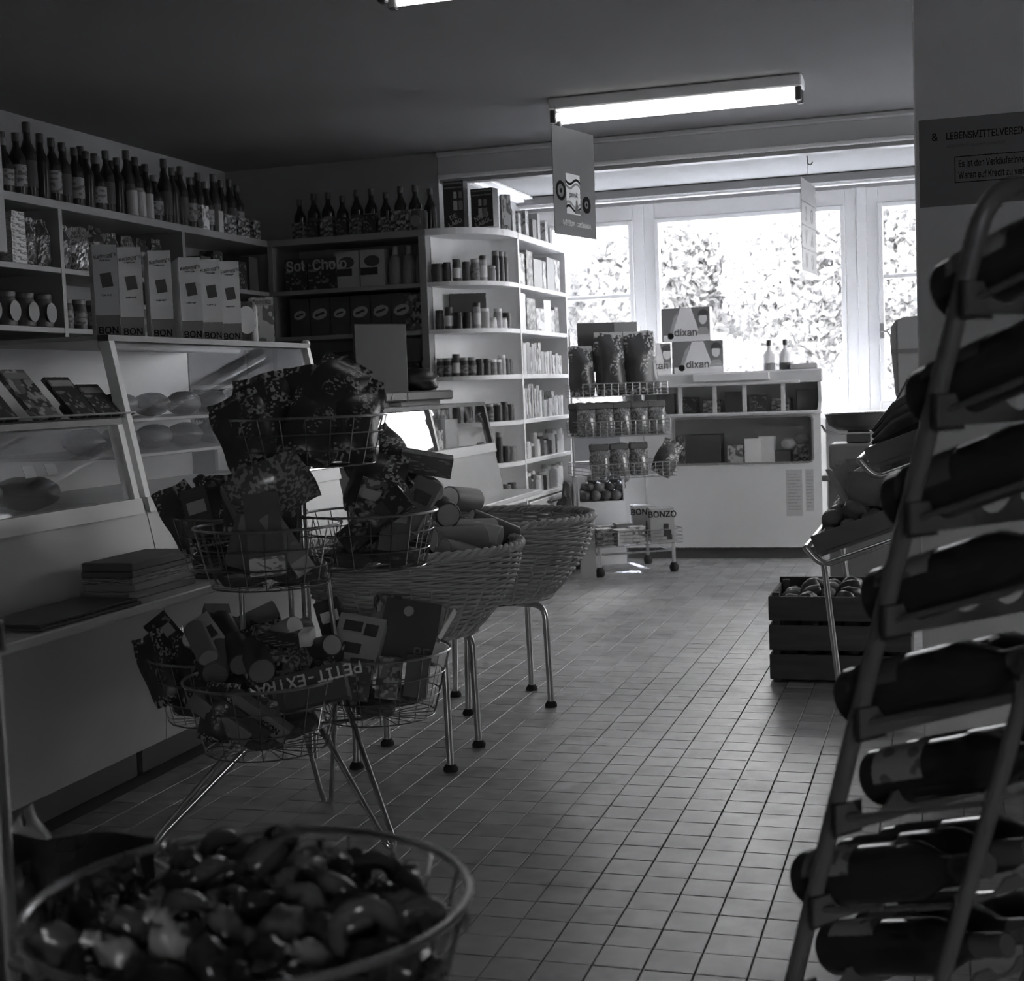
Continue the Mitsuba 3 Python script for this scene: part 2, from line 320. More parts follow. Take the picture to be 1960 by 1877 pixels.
# windows: frames, sashes, panes, a lever handle on the right one
def window(n, x0, x1, transom, handle=False):
    w = struct(f'window_{n}', cat(span(x0-0.075, x0, Y_WIN+0.01, Y_WIN+0.12, 0.88, 2.35, 0.006), span(x1, x1+0.075, Y_WIN+0.01, Y_WIN+0.12, 0.88, 2.35, 0.006),
                                  span(x0, x1, Y_WIN+0.01, Y_WIN+0.12, 2.235, 2.35, 0.006), span(x0, x1, Y_WIN+0.01, Y_WIN+0.12, 0.88, 0.95, 0.006)), 'm_frame')
    s = 0.03
    part(w, 'sash', cat(span(x0, x0+s, Y_WIN-0.01, Y_WIN+0.05, 0.95, 2.235, 0.004), span(x1-s, x1, Y_WIN-0.01, Y_WIN+0.05, 0.95, 2.235, 0.004),
                        span(x0+s, x1-s, Y_WIN-0.01, Y_WIN+0.05, 2.205, 2.235, 0.004), span(x0+s, x1-s, Y_WIN-0.01, Y_WIN+0.05, 0.95, 0.98, 0.004)), 'm_frame')
    if transom:
        part(w, 'glazing_bar', span(x0+s, x1-s, Y_WIN-0.005, Y_WIN+0.045, transom-0.015, transom+0.015, 0.004), 'm_frame')
    for a, b in ((0.97, transom or 2.21), *(((transom, 2.21),) if transom else ())):
        yy = Y_WIN+0.025
        part(w, 'pane', (np.array([(x0+s-0.005, yy, a), (x1-s+0.005, yy, a), (x1-s+0.005, yy, b), (x0+s-0.005, yy, b)]), np.array([(0, 1, 2), (0, 2, 3)])), 'm_glass')
    if handle:
        h = part(w, 'handle', cat(span(x0+0.0, x0+0.03, Y_WIN-0.03, Y_WIN-0.008, 1.36, 1.46, 0.004), span(x0+0.0, x0+0.02, Y_WIN-0.06, Y_WIN-0.03, 1.40, 1.42, 0.004)), 'm_card_mid')
        part(w, 'lever', tube([(x0+0.01, Y_WIN-0.06, 1.41), (x0+0.05, Y_WIN-0.065, 1.40), (x0+0.085, Y_WIN-0.065, 1.345)], 0.008, 6), 'm_card_mid')
window(1, -2.70, -2.02, 1.73)
window(2, -1.87, -0.61, None)
window(3, -0.40, 0.15, 1.76, True)
struct('window_post', span(-0.536, -0.474, Y_WIN+0.0, Y_WIN+0.14, 0.88, 2.35, 0.004), 'm_frame')

# ------------------------------------------------------------------ outside: yard, trees and bushes in the sun
struct('ground', cat(span(-50, 50, Y_WIN+0.2, 90, -0.3, -0.12), span(X_R+0.2, 30, -10, Y_WIN+0.2, -0.3, -0.12), span(-20, X_R+0.2, -20, Y_REAR-0.2, -0.3, -0.12)), 'm_yard')
def leaves(n, c, r, seed, size=0.15):
    q = np.random.default_rng(seed); d = q.normal(size=(n, 3)); d /= np.linalg.norm(d, axis=1, keepdims=True)
    rad = q.uniform(0.35, 1, (n, 1))**0.5*(0.72+0.5*meshkit.noise(d*2.3+seed))[:, None]
    p = np.asarray(c)+d*rad*np.asarray(r)
    a = q.normal(size=(n, 3)); a /= np.linalg.norm(a, axis=1, keepdims=True); b = np.cross(a, q.normal(size=(n, 3))); b /= np.linalg.norm(b, axis=1, keepdims=True)
    s = size*q.uniform(0.6, 1.3, (n, 1))
    v = np.stack([p-a*s, p-b*s*0.5, p+a*s, p+b*s*0.5], 1).reshape(-1, 3); i = np.arange(n)*4
    return v, np.vstack([np.stack([i, i+1, i+2], 1), np.stack([i, i+2, i+3], 1)])
TREES = [(-12.6, 37.0, 3.3, 2.5, 'tree seen through the left window pane, its crown behind the shelf end'), (-7.6, 38.5, 3.3, 2.5, 'tree with a loose crown behind the left half of the middle window'),
         (-2.5, 37.0, 3.4, 2.5, 'tree behind the right half of the middle window'), (2.6, 38.0, 3.2, 2.4, 'tree behind the right window, beside the pillar'), (-5.0, 47.0, 4.2, 3.2, 'farthest tree beyond the yard behind the middle window')]
for i, (x, y, z, r, lab) in enumerate(TREES):
    t = thing('tree', lab, 'tree')
    part(t, 'crown', leaves(26000, (x, y, z), (r*1.1, r*0.8, r*1.15), 40+i, 0.15), 'm_leaf', kind='stuff')
    part(t, 'trunk', tube([(x, y, -0.2), (x+0.1, y, z*0.5), (x, y+0.1, z+r*0.3)], np.array([0.2, 0.15, 0.06]), 8), 'm_bark')
for i, (x, y, z, r, lab) in enumerate([(-9.0, 31.0, 0.9, 1.7, 'round bush below the left trees outside'), (-5.2, 30.0, 1.0, 1.8, 'round bush behind the soap powder boxes, outside'), (-0.6, 31.0, 0.9, 1.7, 'round bush outside, behind the scale')]):
    t = thing('bush', lab, 'bush')
    part(t, 'foliage', leaves(9000, (x, y, z), (r, r*0.6, r*0.7), 60+i, 0.11), 'm_leaf', kind='stuff')
    part(t, 'stem', tube([(x, y, -0.2), (x, y, z)], 0.06, 6), 'm_bark')

# ------------------------------------------------------------------ fluorescent lamps under the ceiling
def lamp(y, lab, x0=-1.79, x1=-0.60):
    t = thing('fluorescent_lamp', lab, 'lamp')
    part(t, 'housing', span(x0, x1, y-0.075, y+0.075, H_C-0.055, H_C, 0.006), 'm_frame')
    for s in (-1, 1):
        yy, zz = y+s*0.045, H_C-0.088
        k = part(t, 'tube', tube([(x0+0.035, yy, zz), (x1-0.035, yy, zz)], 0.019, 12), 'm_white')
        scene[k]['emitter'] = {'type': 'area', 'radiance': g(LAMP_POWER)}
        for xe in (x0+0.018, x1-0.018):
            part(t, 'tube_holder', cat(span(xe-0.014, xe+0.014, yy-0.016, yy+0.016, H_C-0.115, H_C-0.054, 0.004)), 'm_dark')
lamp(6.65, 'lit fluorescent ceiling lamp with two bright tubes, in front of the window beam')
lamp(4.37, 'lit fluorescent ceiling lamp cut by the top edge of the photo', -1.735, -0.545)

# ------------------------------------------------------------------ shop counters along the left, with slanted glass fronts
def prism_y(prof, y0, y1):
    """solid from an xz outline, between y0 and y1"""
    import shapely
    m = trimesh.creation.extrude_polygon(shapely.Polygon(prof), y1-y0, engine='earcut')
    m.apply_transform(np.array([[1, 0, 0, 0], [0, 0, -1, y1], [0, 1, 0, 0], [0, 0, 0, 1.0]])); return m
def fx(z): return -2.262-0.2*(z-0.64)    # the slanted front line
def counter(y0, y1, top, lab, shelves, covered, rail='m_alu', posts='m_frame'):
    t = thing('display_counter', lab, 'counter')
    part(t, 'body', prism_y([(-2.31, 0.11), (-2.27, 0.11), (-2.25, 0.565), (fx(0.62), 0.62), (fx(0.83), 0.83), (-2.95, 0.83), (-2.95, 0.11)], y0, y1), 'm_cream')
    part(t, 'plinth', span(-2.95, -2.36, y0, y1, 0.0, 0.11), 'm_plinth')
    part(t, 'base_rail', prism_y([(fx(0.80)+0.012, 0.80), (fx(0.845)+0.012, 0.845), (fx(0.845)-0.03, 0.845), (fx(0.80)-0.002, 0.80)], y0, y1), 'm_ledge')
    part(t, 'top_rail', prism_y([(fx(top)+0.008, top-0.018), (fx(top)+0.008, top), (fx(top)-0.03, top), (fx(top)-0.03, top-0.018)], y0, y1), rail)
    for yy in (y0, y1-0.028):
        part(t, 'post', prism_y([(fx(0.845)+0.006, 0.845), (fx(top-0.018)+0.006, top-0.018), (fx(top-0.018)-0.03, top-0.018), (fx(0.845)-0.03, 0.845)], yy, yy+0.028), posts)
    e = 0.004
    part(t, 'front_glass', (np.array([(fx(0.845)-e, y0+0.03, 0.846), (fx(0.845)-e, y1-0.03, 0.846), (fx(top)-e, y1-0.03, top-0.018), (fx(top)-e, y0+0.03, top-0.018)]), np.array([(0, 1, 2), (0, 2, 3)])), 'm_glass')
    part(t, 'top_board', span(-2.95, fx(top)-0.03, y0, y1, top-0.014, top, 0.002), 'm_cream')
    part(t, 'back_board', span(-2.955, -2.94, y0, y1, 0.83, top-0.014), 'm_cream')
    for z in shelves:
        part(t, 'inner_shelf', span(-2.93, fx(z)-0.06, y0+0.03, y1-0.03, z-0.012, z, 0.002), 'm_shelf_shaded')
    return t
ca = counter(0.6, 3.66, 1.085, 'low glass fronted counter at the left edge, dark goods behind its pane', (), True, 'm_dark')
cb = counter(3.69, 5.09, 1.335, 'tall glass fronted counter carrying the row of narrow upright boxes', (1.08, 0.97), False, 'm_dark')
cc = counter(5.30, 7.11, 1.062, 'far low glass counter with a brightly mirroring pane in front of the corner shelf', (), False, 'm_dark', 'm_dark')
part(cc, 'post', prism_y([(fx(0.845)+0.006, 0.845), (fx(1.044)+0.006, 1.044), (fx(1.044)-0.02, 1.044), (fx(0.845)-0.02, 0.845)], 6.25, 6.275), 'm_cream')
part(cb, 'light_tube', tube([(-2.46, 3.75, 1.305), (-2.46, 4.62, 1.305)], 0.013, 8), 'm_white', label='white unlit strip tube under the top')
part(cb, 'end_knob', bx(0.03, 0.03, 0.03, (fx(1.335)-0.01, 5.095, 1.335), 0.008), 'm_white')
part(ca, 'gap_strip', prism_y([(-2.36, 0.11), (-2.272, 0.11), (-2.252, 0.565), (fx(0.62)-0.002, 0.62), (fx(0.83)-0.002, 0.83), (-2.36, 0.83)], 3.66, 3.69), 'm_cream')
ld = single('counter_ledge', cat(span(-2.28, -2.02, 0.6, 7.05, 0.575, 0.60, 0.004)), 'm_ledge', 'long pale bag ledge along the front of the counters', 'ledge')
# ------------------------------------------------------------------ wall shelves: left run, back run, rounded corner and end
LV = [2.0, 1.715, 1.46, 1.205, 0.95, 0.72, 0.51]
sa = thing('wall_shelf', 'long shade-painted shelf along the left wall, bottles on its top board', 'shelf')
sb = thing('wall_shelf', 'shelf on the back wall with the row of oval badge boxes', 'shelf')
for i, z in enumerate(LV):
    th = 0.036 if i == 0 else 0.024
    part(sa, 'shelf_board', span(-3.95, -3.6, 3.4, 7.17 if i else 7.52, z-th, z, 0.002), 'm_shelf_shaded')
    part(sb, 'shelf_board', span(-3.6, -2.67, 7.17, 7.52, z-th, z, 0.002), 'm_shelf_shaded')
for y in (3.4, 4.32, 5.225, 6.245): part(sa, 'upright', span(-3.95, -3.598, y, y+0.026, 0, 1.964), 'm_shelf_shaded')
part(sb, 'upright', span(-3.6, -3.574, 7.168, 7.52, 0, 1.964), 'm_shelf_shaded')
part(sb, 'upright', span(-2.70, -2.66, 7.165, 7.52, 0, 1.964), 'm_shelf_shaded')
part(sa, 'back_panel', span(-3.962, -3.95, 3.4, 7.52, 0, 2.0), 'm_shelfback')
part(sb, 'back_panel', span(-3.6, -2.66, 7.52, 7.532, 0, 2.0), 'm_shelfback')
import shapely
def corner_poly(grow=0.0):
    a = np.linspace(-PI/2, 0, 14)
    p = [(-2.66+(0.38+grow)*abs(math.cos(t))**0.8*(1), 7.62-(0.45+grow)*abs(math.sin(t))**0.8) for t in a]
    return [(-2.66, 7.62)]+p
def slab(poly, z0, z1):
    m = trimesh.creation.extrude_polygon(shapely.Polygon(poly), z1-z0, engine='earcut'); m.apply_translation((0, 0, z0)); return m
sc = thing('corner_shelf', 'pale shelf unit with a rounded corner, jars and bottles on its curved boards', 'shelf')
for i, z in enumerate(LV):
    th = 0.036 if i == 0 else 0.024
    part(sc, 'curved_board', slab(corner_poly(0.004 if i == 0 else 0), z-th, z), 'm_shelf_lit')
    part(sc, 'shelf_board', span(-2.60, -2.28, 7.645, 8.66, z-th, z, 0.002), 'm_shelf_lit')
part(sc, 'upright', span(-2.60, -2.278, 7.62, 7.645, 0, 1.964), 'm_shelf_lit')
part(sc, 'upright', span(-2.60, -2.278, 8.64, 8.665, 0, 1.964), 'm_shelf_lit')
part(sc, 'back_panel', span(-2.615, -2.60, 7.62, 8.665, 0, 1.98), 'm_white')
cpl = [(-2.657, 7.24), (-2.64, 7.34), (-2.60, 7.43), (-2.54, 7.51), (-2.46, 7.57), (-2.38, 7.605), (-2.30, 7.618)]
part(sc, 'corner_panel', slab(cpl+[(x-0.006, y+0.008) for x, y in cpl[::-1]], 0.0, 1.964), 'm_shelf_lit', None, 40)
dw = part(sc, 'drawer', span(-2.59, -2.272, 7.66, 8.63, 0.30, 0.475, 0.004), 'm_white')
part(dw, 'handle', span(-2.272, -2.25, 8.02, 8.30, 0.44, 0.455, 0.003), 'm_dark')
part(sc, 'plinth_board', span(-2.59, -2.285, 7.66, 8.63, 0.0, 0.30), 'm_white')
single('wall_cabinet', cat(span(-3.9, -3.32, 4.10, 4.495, 1.70, 2.15, 0.004)), 'm_shelf_shaded', 'pale board of a wall cabinet cut by the left edge of the photo', 'cabinet')

# ---- prototypes of goods
def bottle_proto(h, r, m='m_bottle', lab='m_label', cap='m_cap', neck=0.013, shoulder=0.62, seg=14):
    body = lathe([(0, 0.004), (r*0.9, 0), (r, 0.006), (r, h*shoulder*0.92), (r*0.93, h*shoulder), (r*0.55, h*(shoulder+0.1)), (neck, h*(shoulder+0.17)), (neck*0.95, h*0.955), (neck*1.15, h*0.96), (neck*1.1, h*0.985), (0, h*0.985)], seg)
    P = [('glass', shape(body, 50), m)]
    if lab: P.append(('label', shape(lathe([(r+0.0006, h*0.14), (r+0.0008, h*0.15), (r+0.0008, h*shoulder*0.78), (r+0.0006, h*shoulder*0.79)], seg), 50), lab))
    P.append(('cap', shape(lathe([(neck*1.2, h*0.86), (neck*1.25, h*0.865), (neck*1.2, h*0.997), (0, h)], 12), 50), cap))
    return P
def jar_proto(h, r, m, lid, lab=None, lidh=0.16):
    P = [('glass', shape(lathe([(0, 0), (r*0.93, 0), (r, 0.004), (r, h*(0.86-lidh)), (r*0.86, h*(1-lidh)), (0, h*(1-lidh))], 14), 50), m),
         ('lid', shape(lathe([(r*0.9, h*(1-lidh)), (r*0.92, h*(1-lidh*0.9)), (r*0.92, h*0.985), (r*0.86, h), (0, h)], 14), 50), lid)]
    if lab: P.append(('label', shape(lathe([(r+0.0008, h*0.15), (r+0.0008, h*0.6)], 14), 50), lab))
    return P
def can_proto(h, r, m):
    return [('can', shape(lathe([(0, 0), (r, 0), (r, 0.004), (r*0.97, 0.006), (r*0.97, h-0.006), (r, h-0.004), (r, h), (r*0.93, h-0.003), (0, h-0.004)], 16), 50), m)]
def box_proto(w, d, h, m): return [('box', shape(uvbox(w, d, h)), m)]
def badge(rx_, rz_, m, y):
    a = np.arange(20)*2*PI/20
    v = np.vstack([np.stack([rx_*np.cos(a), np.full(20, y), rz_*np.sin(a)], 1), np.stack([rx_*np.cos(a), np.full(20, y-0.0012), rz_*np.sin(a)], 1), [[0, y-0.0012, 0]]])
    f = [(20+i, 20+(i+1) % 20, 40) for i in range(20)] + [x for i in range(20) for x in ((i, (i+1) % 20, 20+(i+1) % 20), (i, 20+(i+1) % 20, 20+i))]
    return trimesh.Trimesh(v, f, process=False)
WB = [bottle_proto(0.29, 0.037), bottle_proto(0.31, 0.036, 'm_bottle_brown', 'm_label_dark'), bottle_proto(0.26, 0.041, 'm_bottle', 'm_label', 'm_card_mid', 0.016, 0.55), bottle_proto(0.30, 0.034, 'm_bottle', None)]
FX, FY = rz(PI/2), np.eye(3)      # facing +x (into the shop from the left), facing -y (towards the camera)
r1 = np.random.default_rng(5)
# bottles on the top board of the left shelf, two deep
n = 0
for i in range(27):
    y = 4.80+i*0.083+r1.uniform(-0.008, 0.008); pr = WB[[0, 0, 2, 0, 1, 3, 0, 2][i % 8]] if i < 7 else WB[[3, 1, 0, 3, 2, 1][i % 6]]
    copy(pr, 'bottle', f'dark bottle, {ORD[i]} from the left along the top left shelf', 'bottle', M4(rz(r1.uniform(0, 6)), (-3.665, y, 2.0), (1, 1, r1.uniform(0.86, 1.04))), 'bottles on the top left shelf')
for i in range(16):
    y = 4.86+i*0.14+r1.uniform(-0.02, 0.02)
    copy(WB[[1, 3, 0][i % 3]], 'bottle', 'dark bottle in the rear row on the top left shelf', 'bottle', M4(rz(r1.uniform(0, 6)), (-3.79+r1.uniform(-0.02, 0.02), y, 2.0)), 'rear bottles on the top left shelf')
pc = can_proto(0.115, 0.028, 'm_card_light')
for i in range(3): copy(pc, 'tin', f'small pale tin, {ORD[i]} of three on the top left shelf', 'tin', M4(FX, (-3.618, 5.84+i*0.07, 2.0)), 'pale tins on the top left shelf')
for i, (y, w, h, m) in enumerate([(6.50, 0.07, 0.12, 'm_print_light'), (6.66, 0.05, 0.11, 'm_card_light'), (6.76, 0.13, 0.10, 'm_print_mid'), (6.91, 0.13, 0.10, 'm_print_mid'), (7.06, 0.08, 0.10, 'm_print_mid')]):
    copy(box_proto(w, 0.06, h, m), 'packet', f'grey packet, {ORD[i]} from the left, at the far end of the top left shelf', 'packet', M4(FX, (-3.632, y, 2.0)), 'packets on the top left shelf')
# left shelf compartments
for i in range(8):
    single('packet', uvbox(0.085, 0.06, 0.026), 'm_print_light', f'striped packet, {ORD[i]} from the bottom of the left shelf stack', 'packet', 'stacked striped packets on the left shelf', M4(FX@rz(r1.uniform(-0.1, 0.1)), (-3.64, 4.965, 1.715+i*0.0265)))
bags = [shape(bag(0.12, 0.20, 0.06, s)) for s in (1, 2, 3)]
for i in range(2): single('bag', bags[i], 'm_film_dark', f'dim cellophane bag, {ORD[i]} beside the striped packets on the left shelf', 'bag', 'bags on the left shelf', M4(FX, (-3.66, 5.075+i*0.10, 1.715)))
for i in range(7): single('bag', bags[i % 3], ('m_film_dark', 'm_film_mid', 'm_print_dark')[i % 3], f'dark cellophane bag, {ORD[i]} from the left in the middle left compartment', 'bag', 'bags in the middle compartment of the left shelf', M4(FX@rz(r1.uniform(-.2, .2)), (-3.66, 5.33+i*0.128, 1.715), (1, 1, r1.uniform(0.9, 1.1))))
bj = jar_proto(0.14, 0.052, 'm_card_dark', 'm_card_dark'); bdg = shape(moved(badge(0.036, 0.042, 'm_card_mid', 0), None, (0, -0.055, 0.06)))
rj = bj+[('badge', bdg, 'm_card_mid')]
for i in range(5): copy(rj, 'jar', f'dark jar with a round pale badge, {ORD[i]} from the left on the second left shelf', 'jar', M4(FX, (-3.66, 4.66+i*0.122, 1.46)), 'badge jars on the left shelf')
sj = jar_proto(0.13, 0.034, 'm_card_dark', 'm_card_mid', 'm_label')
for i in range(9): copy(sj, 'jar', f'slim jar, {ORD[i]} from the left in the middle left compartment', 'jar', M4(FX, (-3.65, 5.31+i*0.1, 1.46)), 'slim jars on the left shelf')
for i in range(6): single('packet', uvbox(0.10, 0.08, 0.14), ('m_print_dark', 'm_card_dark')[i % 2], f'dark packet, {ORD[i]} from the left in the far left compartment', 'packet', 'packets in the far left compartment', M4(FX, (-3.65, 6.36+i*0.13, 1.715), (1, 1, 0.8+0.25*(i % 3))))
for i in range(6): single('packet', uvbox(0.10, 0.08, 0.13), 'm_print_dark', f'dark packet, {ORD[i]} from the left on the lower far left shelf', 'packet', 'packets on the lower far left shelf', M4(FX, (-3.65, 6.36+i*0.13, 1.46)))
for i in range(5): single('packet', uvbox(0.11, 0.08, 0.03), 'm_print_mid', f'flat pale packet, {ORD[i]} from the bottom behind the chocolate bars', 'packet', 'stacked flat packets on the left shelf', M4(FX@rz(r1.uniform(-.08, .08)), (-3.66, 4.72, 1.205+i*0.0305)))
for i in range(2): single('packet', uvbox(0.07, 0.08, 0.17), 'm_print_mid', f'upright grey packet, {ORD[i]} behind the chocolate bars', 'packet', 'upright packets on the low left shelf', M4(FX, (-3.66, 5.0+i*0.085, 1.205)))
for i in range(9): single('packet', uvbox(0.12, 0.09, 0.15), ('m_print_dark', 'm_print_mid')[i % 2], f'packet seen through the tall counter glass, {ORD[i]} from the left', 'packet', 'packets behind the tall counter', M4(FX, (-3.66, 5.34+i*0.14, 0.95), (1, 1, 0.8+0.2*(i % 3))))
# back shelf
for i in range(10):
    copy(WB[[3, 1, 0][i % 3]], 'bottle', f'dark bottle, {ORD[i]} from the left on the top back shelf', 'bottle', M4(rz(i), (-3.50+i*0.088, 7.40, 2.0), (1, 1, 0.82+0.06*(i % 3))), 'bottles on the top back shelf')
for i in range(9):
    w = (0.075, 0.06, 0.075, 0.06, 0.055, 0.07, 0.06, 0.085, 0.085)[i]; h = (0.09, 0.09, 0.10, 0.10, 0.09, 0.105, 0.085, 0.115, 0.115)[i]
    copy(box_proto(w, 0.05, h, ('m_print_mid', 'm_print_dark')[i % 2]) if i < 7 else box_proto(w, 0.05, h, 'm_print_mid'), 'packet', f'small packet, {ORD[i]} from the left on the top back shelf', 'packet', M4(rz(r1.uniform(-.25, .25)), (-3.42+i*0.085, 7.225, 2.0)), 'packets on the top back shelf')
copy([('tin', shape(lathe([(0, 0), (0.05, 0), (0.05, 0.10), (0.046, 0.108), (0, 0.108)], 18), 50), 'm_card_dark'), ('badge', shape(moved(badge(0.03, 0.032, '', 0), None, (0, -0.051, 0.05))), 'm_card_mid')], 'tin', 'round dark tin with a pale badge beside the two dark display boxes', 'tin', M4(None, (-2.72, 7.24, 2.0)))
for i, x in enumerate((-3.43, -3.30)):
    copy([('box', shape(uvbox(0.17 if i else 0.13, 0.09, 0.175)), 'm_print_dark'), ('lettering', shape(moved(meshkit.text_mesh(('Sol', 'Cholo')[i], 0.055, 0.001, True), rx(PI/2), (-0.06, -0.046, 0.11))), 'm_card_light')],
         'carton', f'dark carton with tall pale letters, {("left", "right")[i]} of two in the corner of the back shelf', 'carton', M4(None, (x-0.02+0.03*i, 7.25, 1.715)))
for i in range(2):
    copy([('box', shape(uvbox(0.145, 0.07, 0.20)), 'm_card_light'), ('print', shape(moved(badge(0.045, 0.03, '', 0), None, (0.0, -0.036, 0.14))), 'm_card_dark'), ('band', shape(bx(0.10, 0.002, 0.04, (-0.02, -0.036, 0.085))), 'm_card_black')],
         'carton', f'mid grey carton with a dark band, {("left", "right")[i]} of two on the back shelf', 'carton', M4(None, (-3.145+i*0.152, 7.25, 1.715)))
ob = [('glass', shape(lathe([(0, 0), (0.036, 0), (0.04, 0.01), (0.04, 0.11), (0.03, 0.15), (0.014, 0.165), (0, 0.165)], 16), 50), 'm_card_mid'), ('cap', shape(lathe([(0.014, 0.165), (0.015, 0.168), (0.013, 0.21), (0, 0.212)], 12), 50), 'm_card_light')]
for i in range(3): copy(ob, 'bottle', f'bulging dark bottle with a pale cap, {ORD[i]} of three on the back shelf', 'bottle', M4(None, (-2.865+i*0.078, 7.24, 1.715)), 'capped bottles on the back shelf')
for i in range(6):
    t = thing('carton', f'dark carton with a pale oval badge, {ORD[i]} from the left on the back shelf', 'carton', 'oval badge cartons on the back shelf'); to = M4(None, (-3.44+i*0.122, 7.25, 1.46)); s = 0.8 if i in (0, 2) else 1.0
    part(t, 'box', uvbox(0.118, 0.08, 0.21), 'm_card_dark', to)
    b = part(t, 'badge', moved(badge(0.046*s, 0.03*s, '', 0), ry(-0.25), (0, -0.041, 0.12)), 'm_card_light', to)
    part(b, 'lettering', moved(bx(0.055*s, 0.002, 0.012*s), ry(-0.3), (0, -0.043, 0.12)), 'm_card_black', to)
copy(box_proto(0.1, 0.08, 0.2, 'm_print_mid'), 'carton', 'patterned dim carton between the oval badge cartons and the corner post', 'carton', M4(None, (-2.76, 7.25, 1.46)))
single('crate', uvbox(0.26, 0.2, 0.16), 'm_print_dark', 'large dark box low on the back shelf left of the dark standing board', 'box', None, M4(None, (-3.12, 7.3, 1.205)))
for i in range(4): single('packet', uvbox(0.07, 0.06, 0.09+0.03*(i % 2)), ('m_print_dark', 'm_print_mid')[i % 2], f'dim packet, {ORD[i]} from the left on the low back shelf', 'packet', 'packets on the low back shelf', M4(None, (-2.95+i*0.085, 7.25, 1.205)))
for i in range(8): single('packet', uvbox(0.10, 0.08, 0.14), 'm_print_dark', f'dark packet, {ORD[i]} from the left on the lowest seen back shelf', 'packet', 'packets on the lowest back shelf', M4(None, (-3.5+i*0.11, 7.25, 0.95)))
# display boxes standing on the corner top: two dark with pale bottles printed, and light goods behind
for i, (x, y, w, h) in enumerate([(-2.50, 7.23, 0.115, 0.245), (-2.36, 7.30, 0.13, 0.205)]):
    t = thing('display_box', ('taller dark display box with a pale rim on the corner shelf top', 'lower dark display box printed with pale bottles on the corner shelf top')[i], 'box'); to = M4(rz(-0.12*i), (x, y, 2.0))
    part(t, 'box', uvbox(w, 0.07, h), 'm_card_black', to)
    part(t, 'rim', moved(cat(bx(w*0.9, 0.003, 0.008, (0, -0.036, h-0.012)), bx(w*0.9, 0.003, 0.006, (0, -0.036, h-0.035))), None), 'm_card_mid', to)
    for j in range(2): part(t, 'printed_bottle', cat(bx(0.018, 0.003, 0.035, (0.01+j*0.03-0.02*i, -0.036, h-0.075)), bx(0.022, 0.003, 0.05, (0.01+j*0.03-0.02*i, -0.036, h-0.13))), ('m_card_light', 'm_card_mid')[j], to)
    part(t, 'lettering', text(('DE', 'NERO')[i], 0.024, 0.001, True), 'm_card_light', to@M4(basis((1, 0, 0.35), (-0.35, 0, 1)), (0, -0.036, 0.045)))
    part(t, 'lettering', text(('LABO', 'LABOL')[i], 0.022, 0.001, True), 'm_card_light', to@M4(basis((1, 0, 0.35), (-0.35, 0, 1)), (0.01, -0.036, 0.015)))
for i, (x, y, w, h, m) in enumerate([(-2.30, 7.48, 0.05, 0.19, 'm_print_light'), (-2.33, 7.64, 0.06, 0.13, 'm_card_light'), (-2.33, 7.75, 0.05, 0.12, 'm_print_light'), (-2.33, 7.90, 0.06, 0.15, 'm_print_light'), (-2.32, 8.02, 0.08, 0.11, 'm_card_mid'), (-2.33, 8.15, 0.05, 0.16, 'm_card_light'), (-2.32, 8.28, 0.06, 0.13, 'm_print_light'), (-2.33, 8.42, 0.06, 0.10, 'm_card_light')]):
    single('packet', uvbox(w, 0.06, h), m, f'light packet, {ORD[i]} from the left on the end shelf top', 'packet', 'light packets on the end shelf top', M4(FX if i else rz(0.5), (x, y, 2.0)))
# corner shelf contents: along the curved front edge
def on_curve(s, inset):
    P = np.array(corner_poly(-inset)[1:]); d = np.r_[0, np.cumsum(np.linalg.norm(np.diff(P, axis=0), axis=1))]
    return np.array([np.interp(s*d[-1], d, P[:, 0]), np.interp(s*d[-1], d, P[:, 1])])
kinds = {'sq': jar_proto(0.10, 0.036, 'm_card_dark', 'm_card_black'), 'dk': jar_proto(0.105, 0.022, 'm_card_dark', 'm_card_black', 'm_label_dark'), 'lb': jar_proto(0.12, 0.023, 'm_card_dark', 'm_card_dark', 'm_paper'), 'pw': jar_proto(0.12, 0.026, 'm_card_mid', 'm_card_light', 'm_label'),
         'wh': jar_proto(0.14, 0.022, 'm_card_light', 'm_card_black', 'm_paper'), 'rd': jar_proto(0.085, 0.032, 'm_card_mid', 'm_card_mid'), 'tl': jar_proto(0.17, 0.02, 'm_card_black', 'm_card_mid', None), 'sp': jar_proto(0.06, 0.026, 'm_card_white', 'm_card_light'),
         'cm': jar_proto(0.11, 0.024, 'm_card_light', 'm_card_white'), 'bk': jar_proto(0.09, 0.026, 'm_card_black', 'm_card_black'), 'cl': jar_proto(0.10, 0.024, 'm_card_dark', 'm_card_light', 'm_label'), 'pa': jar_proto(0.085, 0.027, 'm_print_mid', 'm_card_white')}
rows = {1.715: 'sq dk lb dk pw wh rd tl tl tl', 1.46: 'dk lb bk bk wh cm sp cm sp bk', 1.205: 'cl cl lb cl cl bk bk pa pa cm bk bk', 0.95: 'bk dk bk bk cl bk dk bk', 0.72: 'bk bk cl lb bk tl bk rd', 0.51: 'lb bk cl bk bk rd bk'}
lvn = {1.715: 'top curved board', 1.46: 'second curved board', 1.205: 'third curved board', 0.95: 'fourth curved board', 0.72: 'fifth curved board', 0.51: 'lowest curved board'}
names = {'sq': 'squat dark jar', 'dk': 'small dark bottle', 'lb': 'dark bottle with a white label', 'pw': 'grey bottle', 'wh': 'white labelled bottle with a dark cap', 'rd': 'round grey jar', 'tl': 'tall slim dark bottle', 'sp': 'short white pot', 'cm': 'pale bottle', 'bk': 'black jar', 'cl': 'dark jar with a pale lid', 'pa': 'patterned pot with a white lid'}
